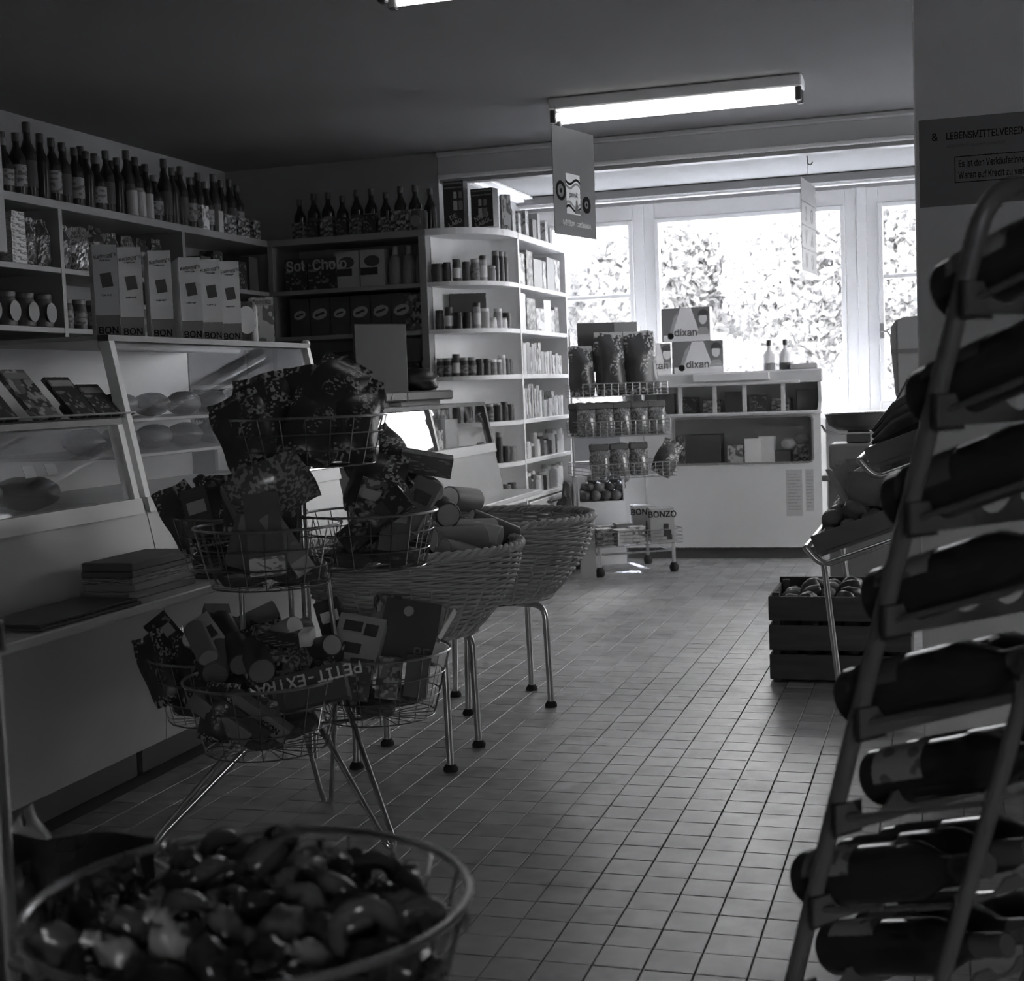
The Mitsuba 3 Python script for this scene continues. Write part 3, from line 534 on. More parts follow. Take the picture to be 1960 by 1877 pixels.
for z, row in rows.items():
    ks = row.split()
    for i, k in enumerate(ks):
        x, y = on_curve(0.03+0.87*(i+0.5)/len(ks), 0.05)
        copy(kinds[k], 'jar' if k in ('sq', 'rd', 'bk', 'cl') else 'pot' if k in ('sp', 'pa') else 'bottle', f'{names[k]}, {ORD[i]} from the left on the {lvn[z]}', 'jar' if k in ('sq', 'rd', 'bk', 'cl') else 'pot' if k in ('sp', 'pa') else 'bottle', M4(rz(i*0.7), (x, y, z)))
single('carton', uvbox(0.2, 0.05, 0.20), 'm_card_dark', 'large dark box behind the bottles on the second curved board of the corner shelf', 'box', None, M4(rz(0.5), (-2.52, 7.42, 1.46)))
for i in range(6): single('packet', uvbox(0.09, 0.06, 0.016), ('m_card_dark', 'm_card_light')[i % 2], f'flat tin, {ORD[i]} from the bottom on the fourth curved board', 'tin', 'stacked flat tins on the corner shelf', M4(None, (-2.40, 7.42, 0.95+i*0.0165)))
# end shelf contents, facing +x into the light
r2 = np.random.default_rng(9); lvl = ['top', 'second', 'third', 'fourth', 'fifth', 'lowest']
for li, z in enumerate(LV[1:]):
    y = 7.67; i = 0
    while y < 8.60:
        if li < 2: w = r2.uniform(0.08, 0.2); h = r2.uniform(0.17, 0.21) if li == 0 else r2.uniform(0.13, 0.21)
        elif li < 4: w = r2.uniform(0.03, 0.08); h = r2.uniform(0.15, 0.2) if i < 9 else r2.uniform(0.1, 0.16)
        else: w = r2.uniform(0.045, 0.07); h = r2.uniform(0.07, 0.15)
        if y+w > 8.63: break
        lab = f'{("wide light carton", "light carton", "slim white packet", "slim white packet", "small pot", "small jar")[li]}, {ORD[i]} from the left on the {lvl[li]} end shelf board'
        if li < 4: single('carton' if li < 2 else 'packet', uvbox(w-0.006, 0.09, h), ('m_print_light', 'm_card_white', 'm_print_light', 'm_card_light', 'm_print_mid')[int(r2.integers(0, 5)) if li else int(r2.choice([0, 0, 4, 3]))], lab, 'carton' if li < 2 else 'packet', None, M4(ry(0.0)@FX@rz(r2.uniform(-.08, .08)), (-2.35, y+w/2, z)))
        else: copy(jar_proto(h, w*0.45, ('m_card_white', 'm_card_light', 'm_card_dark')[int(r2.integers(0, 3))], ('m_card_white', 'm_card_light')[i % 2], None), 'pot' if li == 4 else 'jar', lab, 'pot' if li == 4 else 'jar', M4(None, (-2.335, y+w/2, z)))
        y += w; i += 1
# ------------------------------------------------------------------ goods on and in the counters
t0n = np.array([0.6, -0.8, 0]); CER = rz(0.6435)
for i, y in enumerate((3.86, 4.005, 4.185, 4.375, 4.515, 4.66)):
    t = thing('cereal_box', f'tall narrow pale cereal box, {ORD[i]} from the left on the tall counter', 'box', 'cereal boxes on the tall counter')
    c = np.array([-2.50, y, 1.336])-t0n*0.095; h = 0.288+0.004*(i % 3); w = 0.074
    to = M4(CER@rz(0.03*math.sin(i*5)), c)
    part(t, 'box', uvbox(w, 0.19, h), 'm_cereal', to)
    part(t, 'lower_band', bx(w*0.98, 0.002, 0.066, (0, -0.0955, 0.036)), 'm_card_mid', to, label='darker lower band')
    part(t, 'emblem', moved(bx(0.034, 0.002, 0.044, (0, 0, 0)), ry(-0.15), (0.002, -0.0955, 0.178)), 'm_card_dark', to, label='small dark picture')
    part(t, 'lettering', text("Kellogg's", 0.0115, 0.0008), 'm_ink', to@M4(basis((1, 0, 0.18), (0, 0, 1)), (0.002, -0.0958, h-0.040)))
    part(t, 'lettering', text('POP POP', 0.0055, 0.0008, True), 'm_ink', to@M4(basis((1, 0, 0), (0, 0, 1)), (0, -0.0958, h-0.052)))
    part(t, 'lettering', text('POP POP', 0.0055, 0.0008, True), 'm_ink', to@M4(basis((1, 0, 0), (0, 0, 1)), (0, -0.0958, 0.128)))
    part(t, 'lettering', text('BON', 0.021, 0.0008, True), 'm_ink', to@M4(basis((1, 0, 0), (0, 0, 1)), (0, -0.0968, 0.012)))
t = thing('jar', 'dark jar with a large pale oval label beside the narrow cereal boxes', 'jar'); to = M4(rz(0.64), (-2.52, 4.80, 1.336))
part(t, 'glass', lathe([(0, 0), (0.045, 0), (0.05, 0.01), (0.05, 0.13), (0.04, 0.155), (0, 0.155)], 18), 'm_card_black', to, 50)
part(t, 'label', badge(0.036, 0.052, '', 0), 'm_paper', to@M4(None, (0, -0.0505, 0.085)), label='pale oval label')
t = thing('cereal_box', 'pale patterned muesli box at the right end of the tall counter', 'box'); to = M4(rz(0.62), (-2.52, 4.94, 1.336))
part(t, 'box', uvbox(0.088, 0.05, 0.178), 'm_print_light', to); part(t, 'name_band', bx(0.086, 0.002, 0.026, (0, -0.0255, 0.160)), 'm_card_light', to)
part(t, 'lettering', text('familia', 0.016, 0.0008, True), 'm_ink_mid', to@M4(basis((1, 0, 0), (0, 0, 1)), (0, -0.0265, 0.153)))
# chocolate bars leaning in a wire tray along the near counter
wr = single('wire_tray', tube(bend([(-2.345, 2.2, 1.100), (-2.345, 3.75, 1.100), (-2.50, 3.75, 1.100)], 0.02), 0.0035, 6), 'm_wire', 'dark wire tray holding chocolate bars along the top of the near counter', 'wire tray')
for i in range(24): part(wr, 'cross_wire', tube([(-2.345, 2.25+i*0.062, 1.100), (-2.352, 2.25+i*0.062, 1.0872), (-2.50, 2.25+i*0.062, 1.0872)], 0.0016, 4), 'm_wire')
part(wr, 'lower_wire', tube([(-2.352, 2.2, 1.0875), (-2.352, 3.74, 1.0875)], 0.002, 5), 'm_wire')
for i, (y, m, L) in enumerate([(2.62, 'm_print_mid', 0.17), (2.80, 'm_print_dark', 0.18), (2.97, 'm_print_mid', 0.16), (3.14, 'm_print_dark', 0.185), (3.33, 'm_print_mid', 0.18), (3.51, 'm_print_dark', 0.15), (3.63, 'm_print_dark', 0.12)]):
    t = thing('chocolate_bar', f'large chocolate bar leaning back, {ORD[i]} from the left on the near counter', 'chocolate bar', 'chocolate bars on the near counter'); to = M4(FX@rx(-0.72), (-2.365, y, 1.094))
    part(t, 'wrapper', uvbox(0.115, 0.014, L), m, to); part(t, 'name_band', bx(0.10, 0.002, 0.022, (0, -0.0078, L-0.025)), 'm_card_light' if i % 2 else 'm_card_mid', to)
    if i == 3: part(t, 'star', cat(*[moved(bx(0.075, 0.002, 0.006), ry(a), (0, -0.008, 0.085)) for a in (0.5, 1.6, 2.7)]), 'm_card_light', to, label='pale star print')
for i, (y, w, h, m) in enumerate([(2.6, 0.2, 0.1, 'm_card_dark'), (2.9, 0.22, 0.09, 'm_card_dark'), (3.17, 0.16, 0.12, 'm_card_dark'), (3.42, 0.18, 0.10, 'm_card_dark')]):
    single('cheese', moved(blob((w*0.5, 0.10, h*0.5), i, 0.08), None, (0, 0, h*0.5)), m, f'dark wrapped cheese, {ORD[i]} from the left behind the near pane', 'cheese', 'cheeses in the near counter', M4(FX, (-2.52, y, 0.832)), 60)
for i, y in enumerate((3.05, 3.30, 3.40)):
    single('price_card', moved(bx(0.05, 0.002, 0.035), rx(-0.4), (0, 0, 0.10)), 'm_card_light', f'small pale price card, {ORD[i]} from the left behind the near pane', 'price card', 'price cards in the near counter', M4(FX, (-2.415, y, 0.85)))
for j, z in enumerate((1.08, 0.97)):
    for i in range(6): single('loaf', moved(blob((0.085, 0.055, 0.042), i+j*7, 0.1), None, (0, 0, 0.041)), ('m_card_dark', 'm_card_black', 'm_veg_dark')[(i+j) % 3], f'rounded loaf, {ORD[i]} from the left on the {ORD[j]} inner shelf of the tall counter', 'loaf', 'loaves in the tall counter', M4(rz(PI/2), (-2.60, 3.84+i*0.205, z)), 60)
for i in range(9):
    single('packet', uvbox(0.13, 0.09, 0.05+0.05*(i % 3)), ('m_card_white', 'm_print_light', 'm_card_light')[i % 3], f'pale wrapped packet, {ORD[i]} from the left inside the far low counter', 'packet', 'pale packets in the far counter', M4(FX@rz(0.2*math.sin(i*3)), (-2.50, 5.42+i*0.185, 0.831)))
for i in range(2):
    copy(jar_proto(0.12, 0.035, 'm_card_dark', 'm_card_mid'), 'jar', f'dark jar, {("left", "right")[i]} of two behind the far low pane', 'jar', M4(None, (-2.42, 6.33+i*0.16, 0.831)))
# things on top of the far low counter
t = thing('sign_board', 'plain dark board standing upright on the far low counter', 'sign'); part(t, 'board', bx(0.285, 0.02, 0.38, (0, 0, 0.21), 0.003), 'm_card_dark', M4(rz(0.9), (-2.60, 6.32, 1.062))); part(t, 'foot', bx(0.16, 0.09, 0.02, (0, 0, 0.01), 0.003), 'm_dark', M4(rz(0.9), (-2.60, 6.32, 1.062)))
t = thing('tray', 'low dark tray with worn letters beside the standing dark board', 'tray'); part(t, 'tray', bx(0.30, 0.95, 0.05, (0, 0, 0.025), 0.008), 'm_card_black', M4(None, (-2.66, 6.62, 1.084)), label='flat dark body') ; part(t, 'foot_rail', bx(0.2, 0.8, 0.022, (0, 0, 0.011)), 'm_dark', M4(None, (-2.66, 6.62, 1.062)))
for i, c in enumerate('OV'): part(t, 'lettering', text(c, 0.03, 0.001), 'm_ink_mid', M4(basis((0.75, 0.65, 0), (0, 0, 1)), (-2.52+0.01*i, 6.145+0.06*i, 1.094)))
single('bag', moved(blob((0.11, 0.09, 0.06), 31, 0.25, 3), None, (0, 0, 0.055)), 'm_card_black', 'dark soft bag lying on the dark tray below the curved shelf boards', 'bag', None, M4(None, (-2.64, 6.92, 1.134)), 70)
t = thing('plate', 'round dark plate with a pale scalloped rim standing beside the white block', 'plate'); to = M4(rz(0.45)@rx(PI/2), (-2.56, 5.72, 1.185))
a = np.arange(72)*2*PI/72
part(t, 'plate', lathe([(0, 0.0), (0.075, 0.0), (0.10, 0.015), (0.10, 0.02), (0.07, 0.006), (0, 0.006)], 36), 'm_card_black', to, 50)
part(t, 'rim', tube(np.stack([(0.103+0.006*np.cos(a*14))*np.cos(a), (0.103+0.006*np.cos(a*14))*np.sin(a), np.full(72, 0.018)], 1), 0.007, 6, True), 'm_paper', to, 50, label='pale scalloped rim')
part(t, 'stand', bx(0.08, 0.05, 0.03, (0, 0, 0), 0.004), 'm_dark', M4(rz(0.45), (-2.565, 5.74, 1.077)))
single('paper_block', uvbox(0.10, 0.08, 0.13), 'm_card_white', 'small white block of paper on the far low counter behind the basket stand', 'paper block', None, M4(rz(0.5), (-2.52, 5.87, 1.063)))
# bags and magazines on the ledge
r3 = np.random.default_rng(3)
def pile(n, x, y, w, d, th, lab, grp, tones, rot=0.0):
    z = 0.601
    for i in range(n):
        h = th*r3.uniform(0.8, 1.2); b = bx(d, w, h, (0, 0, h/2), 0.002)
        single('magazine', b, tones[i % len(tones)], f'{ORD[i]} from the bottom of {lab}', 'magazine', grp, M4(rz(rot+r3.uniform(-.05, .05)), (x+r3.uniform(-.006, .006), y+r3.uniform(-.01, .01), z))); z += h+0.0004
pile(2, -2.13, 3.00, 0.42, 0.19, 0.010, 'two thin dark folders at the left end of the ledge', 'thin folders on the ledge', ('m_card_dark', 'm_card_black'))
pile(5, -2.165, 3.235+0.19, 0.33, 0.155, 0.020, 'the thick magazine pile in the middle of the ledge', 'magazine pile on the ledge', ('m_card_mid', 'm_card_mid', 'm_print_mid', 'm_card_dark', 'm_card_dark'))
pile(4, -2.13, 3.86, 0.34, 0.17, 0.014, 'the lower magazine pile behind the basket stand', 'lower magazine pile', ('m_card_dark', 'm_card_mid', 'm_card_dark', 'm_card_mid'))

# ------------------------------------------------------------------ chrome basket stand with seven wire baskets
def wire_basket(stand, c, R, Rb, z_rim, h, nw=20, hoops=2, gauge=1.0):
    cx, cy = c
    b = part(stand, 'basket', tube(ring(R, z_rim, 44, c), 0.0036*gauge, 6, True), 'm_chrome', None, 40)
    for k in range(hoops+1):
        f = (k+1)/(hoops+1); part(b, 'hoop', tube(ring(R+(Rb-R)*f, z_rim-h*f, 40, c), 0.0019*gauge, 5, True), 'm_wire', None, 40)
    w = shape(tube(bend([(R, 0, 0), (Rb, 0, -h-0.002), (Rb*0.15, 0, -h-0.004)], 0.012, 4), 0.0013*gauge, 5), 40)
    for k in range(nw): part(b, 'wire', w, 'm_wire', M4(rz(2*PI*(k+0.3)/nw), (cx, cy, z_rim)))
    return b
SX, SY = -1.62, 3.35
st = thing('basket_stand', 'chrome stand on hairpin legs carrying seven round wire baskets of groceries', 'display stand')
part(st, 'pole', tube([(SX, SY, 0.17), (SX, SY, 1.0)], 0.012, 10), 'm_chrome', None, 50)
feet = [(-1.33, 3.165), (-1.655, 3.50), (-1.93, 3.04)]
for fx_, fy_ in feet:
    d = np.array([fx_-SX, fy_-SY]); L = np.linalg.norm(d); d /= L; s = np.array([-d[1], d[0]])
    P = lambda r, w, z: (SX+d[0]*r+s[0]*w, SY+d[1]*r+s[1]*w, z)
    part(st, 'leg', tube(bend([P(0.015, 0.02, 0.40), P(0.05, 0.06, 0.36), P(L-0.02, 0.014, 0.035), P(L, 0.010, 0.007), P(L, -0.010, 0.007), P(L-0.02, -0.014, 0.035), P(0.05, -0.06, 0.36), P(0.015, -0.02, 0.40)], 0.03), 0.0075, 8), 'm_chrome', None, 50)
mid = [(-1.605, 3.124), (-1.85, 3.44), (-1.475, 3.46)]; low = [(-1.625, 3.10), (-1.90, 3.39), (-1.475, 3.47)]
for i, (c, zz) in enumerate([((SX+0.03, SY), 0.95)]+[(c, 0.668) for c in mid]+[(c, 0.264) for c in low]):
    part(st, 'arm', tube([(SX, SY, zz-0.004), (c[0], c[1], zz-0.008)] if i else [(SX, SY, zz-0.02), (c[0], c[1], zz-0.006)], 0.005, 6), 'm_chrome')
for (a, b), (a2, b2) in (((-0.17, 0.0), (-0.165, 0.0)), ((-0.04, 0.09), (-0.04, 0.09)), ((0.085, -0.02), (0.055, -0.02))):
    part(st, 'upright', tube([(SX+0.9*a-0.435*b, SY+0.435*a+0.9*b, 0.30), (SX+0.9*a2-0.435*b2, SY+0.435*a2+0.9*b2, 0.70)], 0.0075, 8), 'm_chrome', None, 50)
wire_basket(st, (SX+0.03, SY), 0.205, 0.17, 1.075, 0.125)
for c in mid: wire_basket(st, c, 0.182, 0.145, 0.815, 0.145)
for c in low: wire_basket(st, c, 0.198, 0.15, 0.44, 0.175)
cb_bag = [shape(bag(0.15, 0.21, 0.085, s, pinch=0.95, seal=0.1), True) for s in (11, 12, 13)]
def put(meshes, nm, m, lab, ct, grp, c, r, z, yawd, pit, rol, seam=None):
    to = M4(rz(math.radians(yawd))@rx(math.radians(pit))@ry(math.radians(rol)), (c[0]+r[0], c[1]+r[1], z))
    return single(nm, meshes, m, lab, ct, grp, to)
c0 = (SX+0.03, SY)
# local axes for the heap: right of view and towards the view
vr, vf = np.array([0.9, 0.435]), np.array([-0.435, 0.9])
def off(a, b): p = vr*a+vf*b; return (p[0], p[1])
for i, (a, b, z, yw, pt, rl) in enumerate([(-0.09, 0.02, 0.985, 25, -10, -10), (0.09, 0.03, 0.98, 25, -14, 16), (-0.02, -0.085, 0.965, 30, -28, 20), (-0.125, -0.06, 0.955, 20, -22, -22), (0.0, 0.07, 1.0, 10, -5, 0), (0.02, -0.02, 1.065, 28, -32, 30), (0.10, -0.06, 0.965, 35, -25, 10), (0.04, 0.11, 0.96, 190, -12, 0), (-0.08, 0.10, 0.96, 170, -10, 6)]):
    t = thing('bag', f'dark printed bag in the top basket, {("left rear", "right rear", "front centre leaning", "front left", "upright in the middle", "topmost tilted", "front right", "rear right", "rear left")[i]}', 'bag', 'dark bags in the top basket')
    to = M4(rz(math.radians(yw))@rx(math.radians(pt))@ry(math.radians(rl)), (c0[0]+off(a, b)[0], c0[1]+off(a, b)[1], z))
    part(t, 'pouch', cb_bag[i % 3], 'm_film_dark', to)
    part(t, 'base_fold', bx(0.125, 0.02, 0.008, (0, -0.012, 0.006), 0.002), 'm_card_mid', to, label='pale folded base edge')
tubes = [shape(lathe([(0, 0), (0.030, 0), (0.032, 0.003), (0.032, 0.147), (0.030, 0.15), (0, 0.15)], 18), 50)]
disc = shape(lathe([(0.0, -0.001), (0.028, -0.001), (0.028, 0.0006), (0, 0.0008)], 18), 50)
def tin(c, z, d, m, lab, grp=None, L=1.0, endm='m_card_light', rr=1.0, nm='tin'):
    d = np.asarray(d, float); d /= np.linalg.norm(d); u = np.cross(d, [0.13, 0.2, 1.0]); u /= np.linalg.norm(u)
    R = np.stack([u*rr, np.cross(d, u)*rr, d*L], 1); to = M4(R, (c[0], c[1], z))
    t = thing(nm, lab, 'tin' if nm == 'tin' else 'tube', grp); part(t, 'body', tubes[0], m, to)
    part(t, 'end', disc, endm, to); part(t, 'end', disc, endm, M4(R, np.array([c[0], c[1], z])+d*0.15*L))
def carton(c, a, b, z, w, d, h, yw, pt, rl, m, lab, grp=None, endm=None, band=None):
    t = thing('carton', lab, 'carton', grp); to = M4(rz(math.radians(yw))@rx(math.radians(pt))@ry(math.radians(rl)), (c[0]+off(a, b)[0], c[1]+off(a, b)[1], z))
    part(t, 'box', uvbox(w, d, h), m, to)
    if endm: part(t, 'end_panel', bx(w*0.97, d*0.97, h*0.16, (0, 0, h*0.08-0.0012)) if not isinstance(endm, tuple) else bx(w*1.004, d*1.004, h*0.22, (0, 0, h*0.11)), endm if not isinstance(endm, tuple) else endm[0], to)
    if band: part(t, 'name_band', bx(w*0.7, 0.002, h*0.25, (0, -d/2-0.0008, h*0.6)), band, to)
    return t, to
# middle baskets
F, Lb, R_ = mid
carton(F, -0.075, -0.06, 0.715, 0.075, 0.05, 0.19, 28, -16, 18, 'm_card_dark', 'dark carton with a pale top leaning at the left of the front middle basket', None, None, 'm_card_mid')
carton(F, 0.0, -0.095, 0.70, 0.085, 0.05, 0.20, 22, -12, -4, 'm_card_dark', 'dark carton with a pale printed foot in the centre of the front middle basket', None, ('m_print_light',))
carton(F, 0.085, -0.07, 0.70, 0.05, 0.05, 0.17, 40, -10, -30, 'm_card_mid', 'grey pyramid carton at the right of the front middle basket', None, ('m_card_light',))
carton(F, 0.02, 0.06, 0.72, 0.10, 0.06, 0.17, 15, 8, 6, 'm_print_dark', 'dark carton at the rear of the front middle basket')
single('bag', shape(bag(0.17, 0.20, 0.09, 21, seal=0.1), True), 'm_film_mid', 'shiny clear bag of mixed sweets lying across the front middle basket', 'bag', None, M4(rz(0.4)@ry(1.15)@rz(0.5), (F[0]-0.06, F[1]-0.05, 0.865)))
single('bag', shape(bag(0.13, 0.15, 0.07, 22), True), 'm_film_dark', 'dark bag with a gathered top behind the cartons of the front middle basket', 'bag', None, M4(rz(0.2)@rx(-0.3), (F[0]-0.09, F[1]+0.06, 0.79)))
for i, (a, b, z, yw, pt, rl) in enumerate([(-0.10, -0.02, 0.75, 40, -15, -25), (-0.02, -0.06, 0.76, 20, -10, -10), (0.06, 0.0, 0.76, 0, -5, 12), (-0.05, 0.08, 0.75, 160, -10, 0), (0.05, 0.09, 0.75, 190, -10, 10)]):
    single('bag', shape(bag(0.12, 0.19, 0.07, 30+i, pinch=0.7, seal=0.22), True), 'm_film_dark', f'dark tied bag, {ORD[i]} from the left in the left middle basket', 'bag', 'dark tied bags in the left middle basket', M4(rz(math.radians(yw))@rx(math.radians(pt))@ry(math.radians(rl)), (Lb[0]+off(a, b)[0], Lb[1]+off(a, b)[1], z-0.02)))
for i, (a, b, z) in enumerate([(0.02, -0.02, 0.93), (-0.055, -0.03, 0.90), (-0.10, 0.02, 0.905)]):
    single('bow', moved(blob((0.035, 0.02, 0.02), 50+i, 0.3), None), 'm_card_black', f'black bow of a tied bag, {ORD[i]} from the right above the left middle basket', 'bow', 'black bows above the left middle basket', M4(rz(i*1.0)@ry(0.3), (Lb[0]+off(a, b)[0], Lb[1]+off(a, b)[1], z)), 60)
carton(R_, -0.07, -0.04, 0.73, 0.07, 0.06, 0.21, 10, -14, 52, 'm_print_dark', 'long dark carton leaning to the right out of the right middle basket', None, None, 'm_card_dark')
carton(R_, 0.05, -0.05, 0.71, 0.08, 0.07, 0.16, 30, -8, 10, 'm_card_dark', 'dark carton in the right middle basket with a printed band', None, None, 'm_card_mid')
single('bag', shape(bag(0.15, 0.18, 0.09, 41), True), 'm_film_dark', 'dark bag heaped on top of the right middle basket', 'bag', None, M4(rz(0.3)@rx(-0.2)@ry(0.3), (R_[0]-0.02, R_[1]+0.03, 0.80)))
single('bag', shape(bag(0.13, 0.15, 0.08, 42), True), 'm_film_mid', 'grey crumpled bag at the rear of the right middle basket', 'bag', None, M4(rz(0.6)@ry(-0.4), (R_[0]+0.06, R_[1]+0.08, 0.76)))
# lower baskets
F, Lb, R_ = low
tin((F[0]+0.035, F[1]-0.075), 0.470, (-0.55, 0.75, 0.25), 'm_card_dark', 'round tube with a pale end under the white tipped box of the front low basket', None, 0.9, 'm_card_mid', 1.1, 'tube')
tin((F[0]-0.10, F[1]-0.06), 0.455, (-0.3, 0.8, 0.35), 'm_card_mid', 'pale round tube lying at the left of the front low basket', None, 0.8, 'm_card_mid', 1.0, 'tube')
tin((F[0]-0.045, F[1]-0.03), 0.475, (-0.5, 0.7, 0.3), 'm_card_dark', 'round tube with a pale disc end in the middle of the front low basket', None, 0.8, 'm_card_mid', 0.95, 'tube')
tin((F[0]-0.06, F[1]+0.12), 0.500, (0.6, 0.75, 0.12), 'm_card_light', 'tube striped pale and dark at the rear left of the front low basket', None, 0.9, 'm_card_dark', 1.15, 'tube')
t, to = carton(F, 0.125, -0.09, 0.380, 0.17, 0.06, 0.085, 14, -18, -12, 'm_card_dark', 'dark box with large upside down white letters in the front low basket')
part(t, 'lettering', text('PETIT-EXTRA', 0.028, 0.001, True), 'm_ink_white', to@M4(basis((-1, 0, 0), (0, 0, -1)), (0, -0.031, 0.075)), label='white letters upside down')
t, to = carton(F, 0.06, 0.03, 0.510, 0.135, 0.06, 0.035, 12, 4, -3, 'm_print_dark', 'flat dark box with a white end on top of the front low basket')
part(t, 'end_panel', bx(0.028, 0.061, 0.036, (0.055, 0, 0.0175)), 'm_card_white', to, label='white end')
for i in range(3):
    t, to = carton(F, -0.035+i*0.045, -0.13, 0.320, 0.04, 0.035, 0.17, 10, 8, -52, ('m_card_mid', 'm_card_dark', 'm_card_mid')[i], f'slim leaning carton, {ORD[i]} from the left at the front of the front low basket', 'slim cartons in the front low basket')
    if i == 2: part(t, 'lettering', text('NOOR', 0.014, 0.001, True), 'm_ink', to@M4(basis((0, 0, 1), (-1, 0, 0)), (0.006, -0.019, 0.05)))
for i, (a, b, z, w, h, yw, pt, rl, m) in enumerate([(-0.12, -0.11, 0.33, 0.09, 0.14, 20, -5, 12, 'm_film_dark'), (-0.08, 0.04, 0.40, 0.12, 0.16, 60, -40, 0, 'm_film_dark'), (0.0, 0.0, 0.41, 0.13, 0.17, 20, -30, 30, 'm_film_mid'), (0.03, 0.10, 0.42, 0.13, 0.16, 10, -20, -20, 'm_film_dark'), (0.12, 0.05, 0.38, 0.12, 0.15, 10, -10, 10, 'm_film_dark')]):
    single('bag', shape(bag(w, h, 0.065, 60+i), True), m, f'crumpled bag, {("at the front left", "at the left rear", "in the shiny centre", "at the rear", "at the right rear")[i]} of the front low basket', 'bag', None, M4(rz(math.radians(yw))@rx(math.radians(pt))@ry(math.radians(rl)), (F[0]+off(a, b)[0], F[1]+off(a, b)[1], z-0.015)))
for i, (a, b, z, w, h, yw, pt, rl, m) in enumerate([(-0.13, -0.06, 0.34, 0.10, 0.20, 20, -18, -22, 'm_film_dark'), (-0.05, -0.08, 0.34, 0.11, 0.19, 25, -20, -8, 'm_film_dark'), (-0.02, 0.06, 0.38, 0.14, 0.17, 10, -25, 10, 'm_film_dark'), (0.07, 0.0, 0.36, 0.12, 0.17, 0, -12, 15, 'm_film_dark'), (-0.10, 0.08, 0.36, 0.12, 0.16, 100, -10, 0, 'm_film_dark')]):
    single('bag', shape(bag(w, h, 0.06, 70+i), True), m, f'dark bag, {ORD[i]} from the left in the left low basket', 'bag', 'dark bags in the left low basket', M4(rz(math.radians(yw))@rx(math.radians(pt))@ry(math.radians(rl)), (Lb[0]+off(a, b)[0], Lb[1]+off(a, b)[1], z-0.015)))
tin((Lb[0]+0.06, Lb[1]-0.05), 0.470, (-0.6, 0.6, 0.4), 'm_card_dark', 'dark tube with a mid grey end rising from the left low basket', None, 0.8, 'm_card_mid', 1.15, 'tube')
t, to = carton(R_, -0.07, -0.06, 0.415, 0.125, 0.055, 0.135, 20, -38, 14, 'm_card_light', 'pale grey carton with dark printing lying on the right low basket')
part(t, 'print', cat(bx(0.05, 0.002, 0.03, (-0.02, -0.0285, 0.10)), bx(0.035, 0.002, 0.035, (0.03, -0.0285, 0.095)), bx(0.05, 0.002, 0.03, (-0.01, -0.0285, 0.035))), 'm_card_dark', to)
t, to = carton(R_, 0.075, 0.0, 0.405, 0.155, 0.06, 0.16, 12, -20, 10, 'm_card_dark', 'large dark box with a torn white end on the right low basket')
part(t, 'end_panel', cat(moved(bx(0.002, 0.055, 0.09), ry(0.35), (0.095, 0, 0.115)), moved(bx(0.03, 0.055, 0.055), ry(0.1), (0.09, -0.003, 0.03))), 'm_card_white', to, label='torn white end flaps')
part(t, 'badge', badge(0.014, 0.014, '', -0.031), 'm_card_light', to@M4(None, (-0.01, 0, 0.13)))
part(t, 'lettering', text('PE', 0.028, 0.001, True), 'm_card_mid', to@M4(basis((1, 0, 0), (0, 0, 1)), (0.045, -0.031, 0.008)))
for i in range(3): carton(R_, -0.06+i*0.075, -0.09, 0.325, 0.06, 0.05, 0.11, 15, -8, 8, ('m_print_dark', 'm_print_mid', 'm_card_dark')[i], f'small carton behind the wires of the right low basket, {ORD[i]} from the left', 'cartons inside the right low basket')

for i, (bk, a, b, z, d, m, L) in enumerate([(0, -0.13, -0.02, 0.50, (-0.3, 0.7, 0.5), 'm_card_mid', 0.75), (0, 0.02, 0.10, 0.52, (0.5, -0.6, 0.3), 'm_card_light', 0.7), (0, 0.13, 0.06, 0.49, (0.3, -0.8, 0.2), 'm_card_dark', 0.8), (1, -0.02, -0.10, 0.47, (-0.4, -0.7, 0.4), 'm_card_light', 0.7), (1, 0.04, 0.10, 0.49, (0.8, 0.2, 0.3), 'm_card_mid', 0.8), (2, -0.02, 0.06, 0.47, (0.3, 0.6, 0.3), 'm_card_mid', 0.8)]):
    c = low[bk]; o = off(a, b); dd = np.r_[vr*d[0]+vf*d[1], d[2]]
    tin((c[0]+o[0], c[1]+o[1]), z, dd, m, f'short tube poking out of the low baskets, {ORD[i]} from the left', 'short tubes in the low baskets', L, ('m_card_light', 'm_paper')[i % 2], 0.85, 'tube')
for i, (bk, a, b, z, yw, pt, rl, m, em) in enumerate([(0, -0.10, 0.08, 0.47, 30, -30, -30, 'm_card_light', 'm_card_dark'), (0, 0.03, -0.02, 0.475, 60, -60, 20, 'm_print_mid', 'm_card_white'), (1, -0.10, 0.0, 0.44, 20, -25, -40, 'm_print_dark', 'm_card_light'), (1, 0.0, 0.02, 0.46, 50, -50, 10, 'm_card_mid', 'm_card_dark'), (2, -0.10, 0.06, 0.45, 10, -30, -20, 'm_card_dark', 'm_card_white'), (2, 0.03, 0.09, 0.45, 40, -35, 15, 'm_print_mid', 'm_card_mid')]):
    carton(low[bk], a, b, z, 0.07, 0.045, 0.13, yw, pt, rl, m, f'small carton lying on the heap of the {("front", "left", "right")[bk]} low basket, {("left", "right")[i % 2]} of two', None, None, em)
